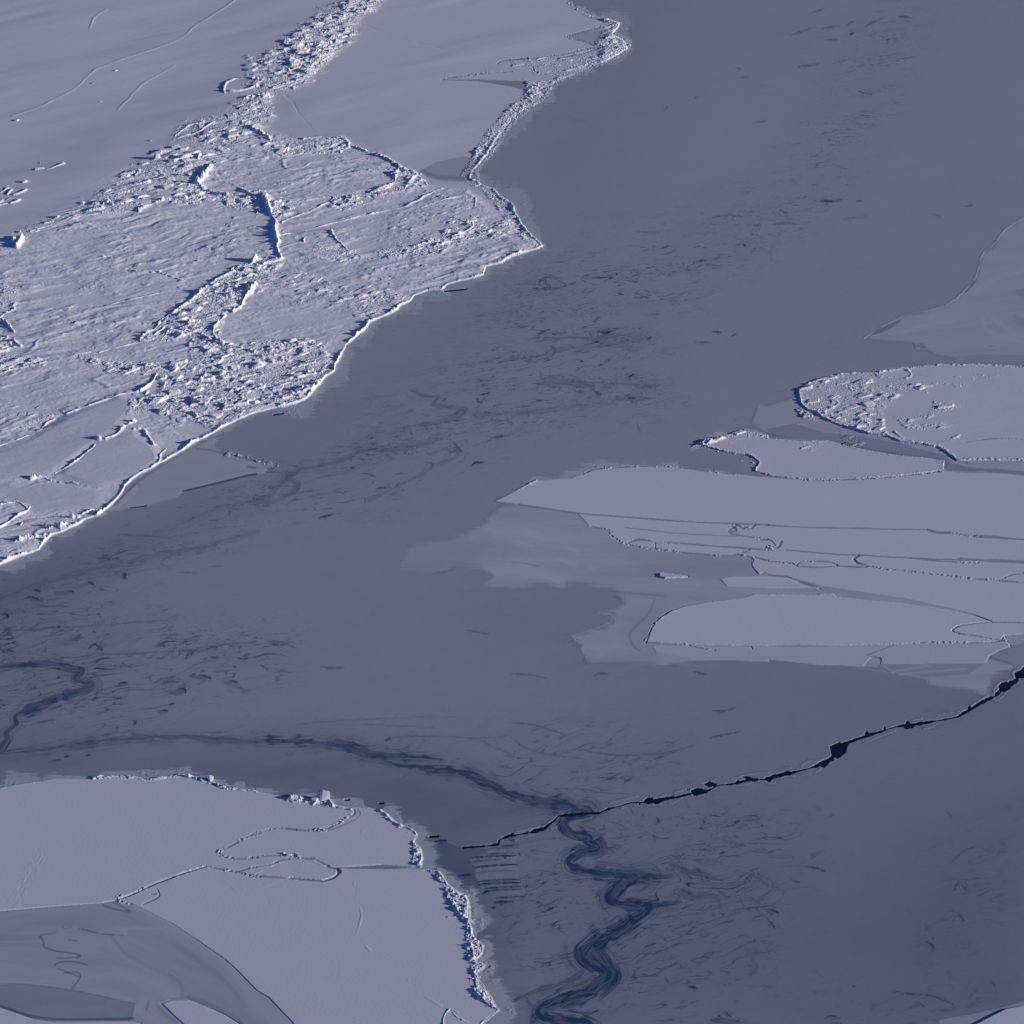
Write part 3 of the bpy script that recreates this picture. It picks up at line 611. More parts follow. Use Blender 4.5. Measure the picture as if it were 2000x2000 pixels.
floe("rounded white tongue of ice at the right edge outlined by a thin dark crack", P("1385,1282 1435,1248 1550,1229 1690,1221 1932,1225 2600,1230 2600,1300 1932,1305 1780,1318 1800,1358 1700,1352 1560,1320 1420,1302", *A9), .10, wp=.8, group=PG, seed=570)
slab = P("0,1399 700,1394 960,1389 1600,1373 1760,1364 1800,1366 1832,1402 1740,1432 1668,1475 1640,1530 850,1535 855,1500 845,1482 790,1480 760,1500 720,1550 400,1540 0,1500", *A9) + P("1932,1130 1600,1120 1350,1120 1200,1080 1080,1060 1060,1010 1300,1010 1500,1012", 1000, 1000)
floe("light grey ice slab below the big smooth lens, its ragged front facing the dark ice", slab, .09, wp=1.5, group=PG, colour=GREY * 1.13, swirl=.03, seed=580)
floe("tiny white lozenge of ice stranded alone in the grey sheet", P("1105,490 1120,468 1150,462 1250,470 1320,485 1325,495 1250,500 1150,505", 1000, 1000), .35, wp=.8, seed=590, rim=.25, rimw=1.5)

floe3 = P("215,1390 310,1350 420,1310 560,1275 680,1265 840,1262 970,1242 1030,1232 1130,1222 1300,1202 1620,1205 1932,1217 2600,1230 2600,1960 1932,1935 1600,1932 1420,1935 1380,1900 1330,1860 1280,1832 1160,1812 1000,1792 900,1752 760,1732 600,1682 510,1657 400,1602 370,1572 300,1552 250,1500 240,1450", 1500, 400)
e3, W3, m3, d3, i3 = floe("white floe at right with a rounded rubble-strewn left end and dark undercut edge", floe3, .28, wp=1.5, rim=.35, rimw=4, relief=.06, ang=25, seed=600, edge=1.6)
floe4 = P("1350,1060 1420,1040 1480,990 1620,970 1720,930 1800,940 1880,960 1932,967", 1000, 600) + P("0,1762 250,1782 450,1778 600,1822 800,1862 1000,1892 1200,1912 1330,1936", 1500, 400) + P("1325,70 1250,82 1100,103 900,122 600,138 360,147 200,138 100,130 0,115", *A9) + P("1932,1268 1830,1240 1870,1170 1800,1120 1600,1090 1430,1045", 1000, 600)
e4, W4, m4, d4, i4 = floe("small white wedge-shaped floe with rubble along its front, below the rounded rubble floe", floe4, .15, wp=1.2, rim=.15, rimw=3, relief=.05, ang=20, seed=620)
floe("thin white sliver of ice caught in the dark lead by the right edge", P("1400,30 1450,25 1620,28 1932,12 2600,0 2600,60 1932,90 1700,60 1480,48", *A9), .2, wp=1, colour=GREY * 1.05, seed=640)

# near-left floes
A5, A55 = (0, 1500), (500, 1500)
lead = P("-900,1200 0,1083 350,1053 770,1023 880,1003 1000,1030 1300,1180 1500,1310 1700,1450 1800,1540 1932,1680", *A5) + P("100,1740 200,1850 280,1932 400,2100", *A55) + P("1900,2040 1802,1930 1702,1868 1552,1800 1422,1748 1290,1753 1214,1780 1296,1864 1374,1934 1480,2100 1064,2300 1064,1932 1002,1914 420,1923 252,1898 122,1848 0,1808 -900,1700", *A5)
g_ld = thing("grey_ice_sheet", "smooth grey refrozen lead curving between the white floes at bottom left", "ice sheet", None, (200, 1850))
W, m, d, iL = plate(g_ld, lead, .14, GREY * .93, .8, 1.5, .075, -20, .03, pname="ice_surface", mat="grey", seed=770, grow=7)
topN = [(-900, 1640), (-60, 1545)] + P("0,150 100,130 300,100 400,82 700,85 850,62 1000,62 1090,90 1200,72 1380,52 1520,75 1560,110 1650,150 1800,165 1932,178", *A5) + P("250,225 400,232 480,210 560,270 700,300 850,298 930,320 1000,352 1060,410 1160,455 1215,500 1190,570 1240,620 1255,680 1240,742 1180,752", *A55)
mid = P("1150,750 950,732 700,748 560,750 450,700 430,695", *A55)
eN, WN, mN, dN, iN = floe("big flat white floe in the near left corner, its far edge lined with blue rubble", topN + mid + P("350,690 200,680 0,680", *A55) + P("1780,700 1700,740 1550,745 1400,790 1200,862 1050,932 870,1002 770,1022 350,1052 0,1082", *A5) + [(-900, 1900)], .2, wp=.7, relief=.03, colour=SNOW * .98, edge=2.2, seed=700)
botS = P("1310,778 1380,790 1450,880 1500,920 1590,970 1600,1060 1600,1140 1620,1190 1640,1270 1710,1340 1700,1400 1650,1450 1700,1500 1650,1560 1690,1640 1740,1700 1780,1770 1830,1830 1740,1900 1700,1940", *A55)
eS, WS, mS, dS, iS = floe("broad smooth white floe at the bottom, jagged blue ridge down its right", P("1800,830 1550,750 1400,795 1200,867 1050,937 880,1007 1000,1032 1300,1182 1500,1312 1700,1452 1800,1542 1932,1682", *A5) + P("100,1740 200,1850 280,1932", *A55) + [(640, 2200), (960, 2400), (975, 2050)] + list(reversed(botS)) + P("1300,765 1180,762 1150,758 950,762 700,760 620,755 640,790 580,838 500,862 300,845 100,828", *A55), .2, wp=.7, relief=.03, colour=SNOW * .98, edge=2.2, seed=720)
iG = plate(eN, [(395, 1690), (420, 1683), (590, 1669), (655, 1688), (600, 1702), (505, 1739), (460, 1743)], .2, SNOW * .97, seed=735)
floe("almond-shaped white slab wedged between the two big near-left floes", P("1900,815 1932,790", *A5) + P("70,760 150,722 250,695 350,700 430,705 540,755 605,775 610,805 575,828 500,850 300,832 100,815 0,812", *A55), .2, wp=.8, colour=SNOW * .98, rim=.12, rimw=1.5, seed=740)
floe("white sliver of snowy ice in the bottom left corner below the dark lead", P("-400,1830 0,1812 120,1852 250,1902 420,1927 1000,1918 1060,1935 1060,2300 -400,2300", *A5), .2, colour=SNOW * .98, edge=2.5, wp=.8, seed=750)
floe("small white pointed floe at the bottom edge inside the grey refrozen lead", P("1220,1780 1290,1757 1420,1752 1550,1805 1700,1872 1800,1934 1900,2050 1500,2100 1380,1934 1300,1862", *A5), .2, colour=SNOW * .98, edge=2.5, wp=.8, seed=760)
W, D, S, SG = dist(P("-900,1200 0,1083 350,1053 770,1023 880,1003 1000,1030 1300,1180 1500,1310 1700,1450 1800,1540 1932,1680 2080,1850 2250,2100", *A5), 420)
bd = fbm((D + 14 * vn(S / 160, D / 60, 771)) / 26, S / 330, 4, 772, .62)
COL[W] *= (1 + .17 * bd * (PID[W] == iL))[..., None]
lw, lm = inside(P("-300,1640 0,1640 200,1632 500,1672 750,1720 900,1755 1022,1780 1000,1890 980,1912 700,1910 450,1905 250,1885 100,1840 0,1800 -300,1780", *A5), 1)
COL[lw] = np.where((lm & (PID[lw] == iL))[..., None], COL[lw] * np.array((.67, .72, .81), np.float32) * (1 + .10 * streak[lw][..., None]), COL[lw])
for q, wd, s in [("0,1800 120,1842 250,1885 450,1908 1000,1895", 5, .55), ("0,1640 200,1632 500,1672 750,1720 1022,1780", 2, .25), ("300,1280 320,1260 420,1250", 2, .35), ("310,1280 340,1330 320,1350 400,1385 560,1405 620,1420 580,1440", 2.4, .5), ("430,1440 560,1440 600,1420", 2, .4), ("415,1490 440,1470 550,1462 660,1490", 2.4, .5), ("440,1520 600,1580", 2, .4), ("480,1550 600,1540 610,1590 540,1670", 2, .45), ("600,1215 730,1250 820,1262 930,1265", 2.4, .45), ("470,1200 490,1225 540,1200", 2, .3), ("520,1300 580,1305", 2, .4), ("860,1020 930,1050 980,1085", 3, .4), ("780,1040 900,1080 970,1085", 3, .45), ("1100,1830 1130,1760", 3, .3), ("850,1290 950,1420 1150,1520 1330,1590 1385,1660 1370,1720", 6, .14), ("1290,1752 1360,1745 1420,1730", 4, .25), ("1420,1735 1560,1775 1700,1850 1830,1932", 6, .25), ("1180,1790 1250,1870 1340,1932", 4, .22), ("1300,1300 1450,1420 1700,1600 1850,1800", 10, .09), ("0,1290 300,1280", 10, .14), ("0,1340 310,1345", 6, .1)]:
    W, D, S, SG = dist(smooth_line(P(q, *A5)), wd * 3 + 4, 1)
    mix(W, (1 - sstep(wd * .3, wd * .7 + 1, D)) * (PID[W] == iL), DEEP * 1.2, s)
for q, wd, s in [("750,1245 850,1215 920,1220 960,1240 880,1265", 5, .4), ("930,1225 1000,1205 1100,1220 1250,1210", 3, .5), ("450,1225 560,1205 600,1215", 4, .3), ("840,1320 920,1430 1100,1510 1250,1570", 7, .22), ("860,1720 1000,1760", 6, .3), ("1050,1830 1090,1750 1150,1760 1180,1800", 8, .3)]:
    W, D, S, SG = dist(smooth_line(P(q, *A5)), wd * 3 + 4, 2)
    mix(W, (1 - sstep(wd * .3, wd * 1.2 + 1, D)) * (PID[W] == iL), GREY * 1.1, s)
# dark grey sliver between the near floes
W, m = inside(P("440,703 560,752 620,756 700,762 950,764 1150,760 1300,768 1400,780 1350,745 1245,742 1180,752 1150,750 950,732 700,748 560,750", *A55), .4)
mix(W, m, NILAS * .85, .9)
# corner floe, near right
floe("white floe tip poking into the bottom right corner", P("1560,1945 1680,1882 1800,1822 1932,1800 2500,1780 2500,2500 1500,2300", 1500, 1500), .4, wp=1.0, seed=780)
W, D, S, SG = dist(P("1290,1905 1400,1880 1580,1850 1800,1800 1932,1762 2300,1700", 1500, 1500), 60, 2)
W, m = inside(P("1290,1905 1400,1880 1580,1850 1800,1800 1932,1762 2300,1700 2300,1800 1932,1805 1800,1822 1680,1882 1560,1945 1300,1932", 1500, 1500), 2)
mix(W, m & (PID[W] == 0), NILAS * 1.22, .7)

# grey shelf against the left floe
g_lf = thing("grey_ice_sheet", "grey shelf of new ice frozen against the front of the big ridged floe", "ice sheet", None, (380, 930))
shel = P("780,1932 880,1860 960,1780 1030,1710 1200,1590 1450,1440 1600,1370 1800,1330 1860,1330 1700,1360 1630,1400 1620,1430 1700,1490 1800,1520 1932,1550", 0, 500) + P("80,1560 150,1572 130,1592 60,1640 0,1648", 500, 500) + P("1850,1660 1700,1702 1400,1772 1320,1830 1250,1852 1100,1890 980,1905 900,1930", 0, 500)
W, m, d, i = plate(g_lf, shel, .06, GREY * .98, 2, 5, .07, 20, .04, pname="ice_surface", mat="grey", seed=790, feather=4)
for q, wd, s in [("1380,1775 1620,1720 1850,1660 1932,1645", 2.6, .75), ("1060,1740 1040,1715 1000,1740", 2, .3), ("1480,1455 1560,1460 1700,1490", 3, .3), ("1870,1590 1932,1600", 2, .5)]:
    W, D, S, SG = dist(smooth_line(P(q, 0, 500)), 12, 1)
    mix(W, (1 - sstep(wd * .3, wd * .7 + 1, D)), DEEP, s)
W, m = inside(P("960,1800 1030,1712 1050,1770 1000,1820 900,1900 800,1932", 0, 500), 1)
COL[W] = np.where(m[..., None], COL[W] * 1.12, COL[W])
W, D, S, SG = dist(P("1700,1490 1800,1515 1932,1545 2010,1560 2080,1575", 0, 500), 16, 4)
mm = (1 - sstep(2, 7, D)) * blocks(GX[W], GY[W], 1.4, 797)
Z[W] += .25 * mm
mix(W, mm, SNOW, .7)

# ------------------------------------------------------------------ the big ridged floe
E = (1000, 0)
edge_r = [(1046, -60), (1090, -15)] + P("400,-5 470,60 550,105 640,130 720,150 815,175 800,215 755,255 830,295 860,330 870,375 810,410 700,470 600,500 500,550 400,592 320,630 240,665 190,690 240,715 190,750 150,790 60,850 0,905", *E) + P("1870,975 1800,1070 1745,1170 1690,1230 1640,1290 1620,1345 1700,1390 1800,1430 1850,1490 1932,1535", 500, 0) + P("60,1670 130,1760 200,1825 230,1860 200,1880", *E) + P("1932,10 1850,55 1730,85 1720,145 1600,178 1450,215 1400,262 1300,260 1200,300 1170,342 1090,378 1070,408 960,460 860,508 825,560 760,608 680,678 640,758 600,828 600,868 540,908 450,998 420,1048 370,1088 300,1118 150,1148 0,1183", 500, 500) + P("1800,1238 1700,1288 1560,1368 1450,1420 1380,1468 1250,1543 1150,1598 1000,1688 950,1740 920,1798 870,1850 780,1932", 0, 500) + P("740,30 650,60 560,110 480,150 380,185 340,230 300,285 150,340 0,400", 0, 1000)
big = edge_r + [(-200, 1180), (-900, 1450), (-900, -1500), (1000, -1500), (1000, -400)]
eB = thing("ice_floe", "huge ridged snow-covered floe filling the upper left, crossed by rubble belts", "ice floe", None, (300, 500))
W, m, d, iB = plate(eB, big, .36, SNOW, 2.6, 1.6, seed=800, pname="snow_surface")
BIG = np.zeros((NY, NX), bool)
BIG[W] = m
dB = np.full((NY, NX), 99, np.float32)
dB[W] = np.where(m, d, 0)

# smooth plains: long low drifts
plain = zone(F("-900,450 0,450 60,440 300,310 420,250 480,190 560,110 700,0 800,-300 800,-1500 -900,-1500"), 26)
mid_p = zone(P("1020,-200 760,150 740,290 540,440 430,560 380,640 160,690 100,800 130,880 40,985 240,1060 440,1060 640,1050 720,1110 950,1170 1110,1280 1190,1310 1290,1400 1600,1420 1932,1700 2600,600 2600,-200", 500, 0), 10) * BIG
smooth = np.clip(plain + mid_p, 0, 1)
for q in (P("-200,1500 0,1480 250,1370 560,1190 900,1060 1000,1100 980,1200 850,1330 700,1440 500,1580 400,1640 230,1670 0,1730 -200,1760", 0, 500), P("-100,1770 300,1720 720,1770 810,1810 700,1900 300,1960 200,1900", 0, 500),
          P("1900,1030 1700,1080 1480,1110 1500,1140 1650,1150 1800,1100", 0, 500), P("740,1400 1000,1330 1180,1460 1200,1560 1000,1690 740,1760 420,1660", 0, 500)):
    smooth = np.maximum(smooth, .85 * zone(q, 8))
b = BIG
x, y = GX[b], GY[b]
su, sv = rot(x, y, 33)
dune = fbm(su / 46, sv / 9, 3, 811)
sm = smooth[b]
drift = fbm((su + 14 * vn(x / 60, y / 60, 812)) / 90, (sv + 6 * vn(x / 40, y / 40, 814)) / 30, 3, 813, .42)
z_s = .62 * drift + .016 * fbm(su / 14, sv / 3, 2, 815) * (1 + fbm(x / 40, y / 40, 2, 816))
hum = fbm(x / 26, y / 26, 3, 821)
amp = .35 + 1.1 * sstep(-.3, .5, fbm(x / 22, y / 22, 3, 824))
sas = amp * fbm((su + 9 * fbm(x / 14, y / 14, 2, 823)) / 18, (sv + 4.5 * fbm(x / 16, y / 16, 3, 822)) / 4.2, 4, 825, .55)
sas2 = np.abs(vn((su + 9 * vn(x / 14, y / 14, 827)) / 24, (sv + 5.0 * fbm(x / 15, y / 15, 3, 828)) / 7.5, 829))
cr = (1 - sstep(0, .14, sas2)) * sstep(.0, .45, fbm(x / 20, y / 20, 2, 831))
spk = blocks(x, y, 1.15, 833) * sstep(.12, .7, fbm(su / 14, sv / 6, 3, 835))
soft = fbm((x + 3 * vn(x / 8, y / 8, 841)) / 7, (y + 3 * vn(x / 8, y / 8, 842)) / 5, 3, 843, .6) * sstep(-.3, .3, fbm(x / 30, y / 30, 2, 844))
lump = blocks(su * .6, sv, 2.2, 834, .7, 3.0) * sstep(-.1, .4, fbm(x / 18, y / 18, 2, 836))
z_h = .55 * hum + .42 * sas + .22 * cr + .12 * spk + .30 * soft + .22 * lump + .05 * fbm(x / 1.0, y / 1.0, 2, 837)
zz = z_h * (1 - sm) + z_s * sm
dd = dB[b]
zz = zz * sstep(0, 10, dd) + 0
Z[b] = Z[b] + zz - .30 * mid_p[b]
Z[b] = np.where(Z[b] < .2, .06 + .14 * np.exp((Z[b] - .2) / .14), Z[b])
pz = zone(F('0,310 120,255 260,200 340,150 440,90 560,30 480,150 400,220 300,270 200,330 60,430 -40,450'), 34) * BIG * (.7 + .5 * fbm(u18 / 60, v18 / 9, 3, 817))
COLp = pz[..., None] * np.array((.13, .09, .02), np.float32)
c = SNOW * (1 + .012 * drift)[..., None] * (1.17 - (.17 * sm)[..., None])
COL[b] = c * (1 + .015 * fbm(x / 3, y / 3, 2, 839))[..., None] * (1 - COLp[b])

def ridge(pts, wd, h, rough=.6, wp=3, k=1.5, size=2.2, seed=1, name="pressure_ridge", th=None, sm=1, soft=1.3, owner=None, amp=.6, tint=0.0):
    i = part(name, th, "rubble")
    W, D, S, SG = dist(smooth_line(pts, sm) if sm else pts, wd * 1.3 + 4, wp, k=k)
    a = 1 - amp * .5 + amp * vn(S / 20, S * 0 + 1, seed) + .5 * rough * vn(S / 5, S * 0 + 4, seed + 9)
    p = np.clip(1 - D / (wd * np.clip(a, .3, 1.4)), 0, 1) ** soft
    bl = .7 * blocks(GX[W], GY[W], size * .75, seed + 1) + .4 * blocks(GX[W], GY[W], size * .45, seed + 2)
    hh = h * p * ((1 - rough) + rough * 1.5 * bl) * np.clip(a, .35, 1.3)
    if owner is not None:
        hh = hh * owner[W]
    Z[W] += hh
    if tint:
        mix(W, p * sstep(.0, .4, fbm(GX[W] / 4, GY[W] / 4, 2, seed + 4)), FOOT, tint)
    PID[W] = np.where((hh > .14 * h) & (PID[W] > 0), i, PID[W])

def rubble(pts, h, size=1.8, seed=1, feather=12, th=None, name="rubble_belt", base=.25, wp=5, big_h=0.0, cover=-.08, owner=None, slab=None):
    i = part(name, th, "rubble")
    W0 = win(pts, feather + 8)
    zf = zone(pts, feather)[W0]
    mk = sstep(.25, .75, zf + .28 * fbm(GX[W0] / 6, GY[W0] / 6, 3, seed))
    if owner is not None:
        mk = mk * owner[W0]
    dn = sstep(cover, cover + .5, fbm(GX[W0] / 10, GY[W0] / 10, 3, seed + 3))
    size = size * .72
    rx, ry = rot(GX[W0], GY[W0], 33)
    hh = mk * (base * .5 + h * .62 * (.10 + .90 * dn) * blocks(GX[W0], GY[W0], size, seed + 1) + .22 * h * blocks(GX[W0], GY[W0], size * .62, seed + 2))
    hh += mk * ((.25 + 1.0 * h) if slab is None else slab) * blocks(rx * .6, ry * 1.1, 3.0 if slab is None else 4.2, seed + 8, .7 if slab is None else .45, 4.0)
    if big_h:
        bm = sstep(.28, .5, fbm(GX[W0] / 7, GY[W0] / 9, 2, seed + 6))
        hh += mk * bm * big_h * blocks(rx * .75, ry, 3.0, seed + 5, .8, 2.6)
    Z[W0] += hh
    PID[W0] = np.where((mk > .4 * (1 if owner is None else np.clip(owner[W0], .2, 1))) & (mk > 0), i, PID[W0])

belt = P("640,40 380,165 200,300 80,420 0,500", 500, 0) + P("1890,450 1860,560 1830,760 1720,850 1570,890 1330,990 1280,1110 1080,1210 950,1310 850,1400 780,1440 660,1540 590,1610 340,1670 200,1700 0,1850 -200,1932 -160,2000 30,1910 130,1850 400,1700 600,1640 880,1640 1050,1590 1200,1470 1380,1390 1500,1290 1650,1250 1800,1080 1932,990", 0, 0) + P("30,960 130,880 100,800 160,690 400,620 430,560 540,440 740,290 760,150 1000,-20 1100,-200 800,-200", 500, 0)
far_b = zone(F("1000,-400 1000,250 470,260 430,200 520,80 620,-60 800,-400"), 50)      # the belt is thick at its far end, thin and sparse at the near end
rubble(belt, .34, 1.4, 850, 20, eB, big_h=1.0, owner=BIG * np.clip(far_b, .30, 1), base=.0)
rubble(belt, .20, 1.05, 852, 26, eB, owner=BIG * 1.0, base=.0, cover=-.2, slab=.95)
rub2 = P("1932,0 1600,190 1480,300 1200,510 1060,650 1230,660 1420,620 1430,780 1250,830 940,800 600,770 720,810 870,880 1160,900 1250,980 1180,1050 970,1090 960,1210 1180,1190 1400,1220 1550,1290 1750,1230 1932,1180", 0, 500) + P("150,1135 300,1105 420,1035 580,865 600,800 500,720 560,650 450,640 100,640 0,670 -120,700 -290,640 -230,450 -70,300 0,230 100,160 200,60 100,0", 500, 500)
rubble(rub2, .44, 1.4, 860, 9, eB, big_h=.95, owner=BIG, cover=.02)
for q, hh, sd_ in [(P("0,230 120,260 150,320 100,390 0,400 -100,330", 0, 500), .7, 870), (P("-60,600 60,620 140,690 60,740 340,790 330,830 100,850 0,890 -100,800", 0, 500), .6, 873), (P("550,760 700,760 880,860 1150,900 1170,930 850,900 700,840", 0, 500), .5, 876),
                   (P("950,800 1150,810 1170,880 1000,870", 0, 500), .7, 879), (P("60,1350 330,1200 460,1190 560,1180 420,1230 130,1330", 0, 500), .3, 882),
                   (P("80,1480 180,1550 160,1700 50,1600 0,1640 0,1500", 500, 0), .7, 885), (P("340,1960 480,1850 700,1860 800,1932 900,1960 600,1990", 500, 0), .5, 888), (P("880,1900 1080,1840 1350,1800 1500,1850 1400,1932 1000,1960", 500, 0), .55, 891),
                   (P("1450,1640 1660,1640 1750,1720 1932,1640 1932,1800 1700,1820 1400,1860", 500, 0), .5, 894), (P("1000,1270 1200,1290 1270,1370 1150,1460 900,1500 850,1460 1030,1390", 500, 0), .45, 897),
                   (P("0,1010 100,1030 640,1040 730,1110 640,1150 300,1180 80,1180", 500, 0), .4, 900), (P("600,1470 850,1480 900,1540 700,1600 560,1560", 500, 0), .4, 903), (P("0,1430 200,1500 380,1530 200,1650 60,1600 -60,1500", 500, 0), .6, 906), (P("1380,1390 1600,1430 1932,1500 1850,1600 1600,1560 1300,1540", 0, 0), .6, 909),
                   (P("640,20 800,-20 1000,-20 900,90 740,160 620,160", 500, 0), .5, 912), (P("300,260 400,240 560,210 640,280 560,460 430,560 260,520 200,360", 500, 0), .9, 915), (P("0,100 480,140 600,250 900,280 1400,320 1500,420 1000,480 600,360 200,260 0,300", 500, 500), .25, 918)]:
    rubble(q, hh * .72, 1.3, sd_, 9, eB, name="rubble_patch", base=.12, owner=BIG)
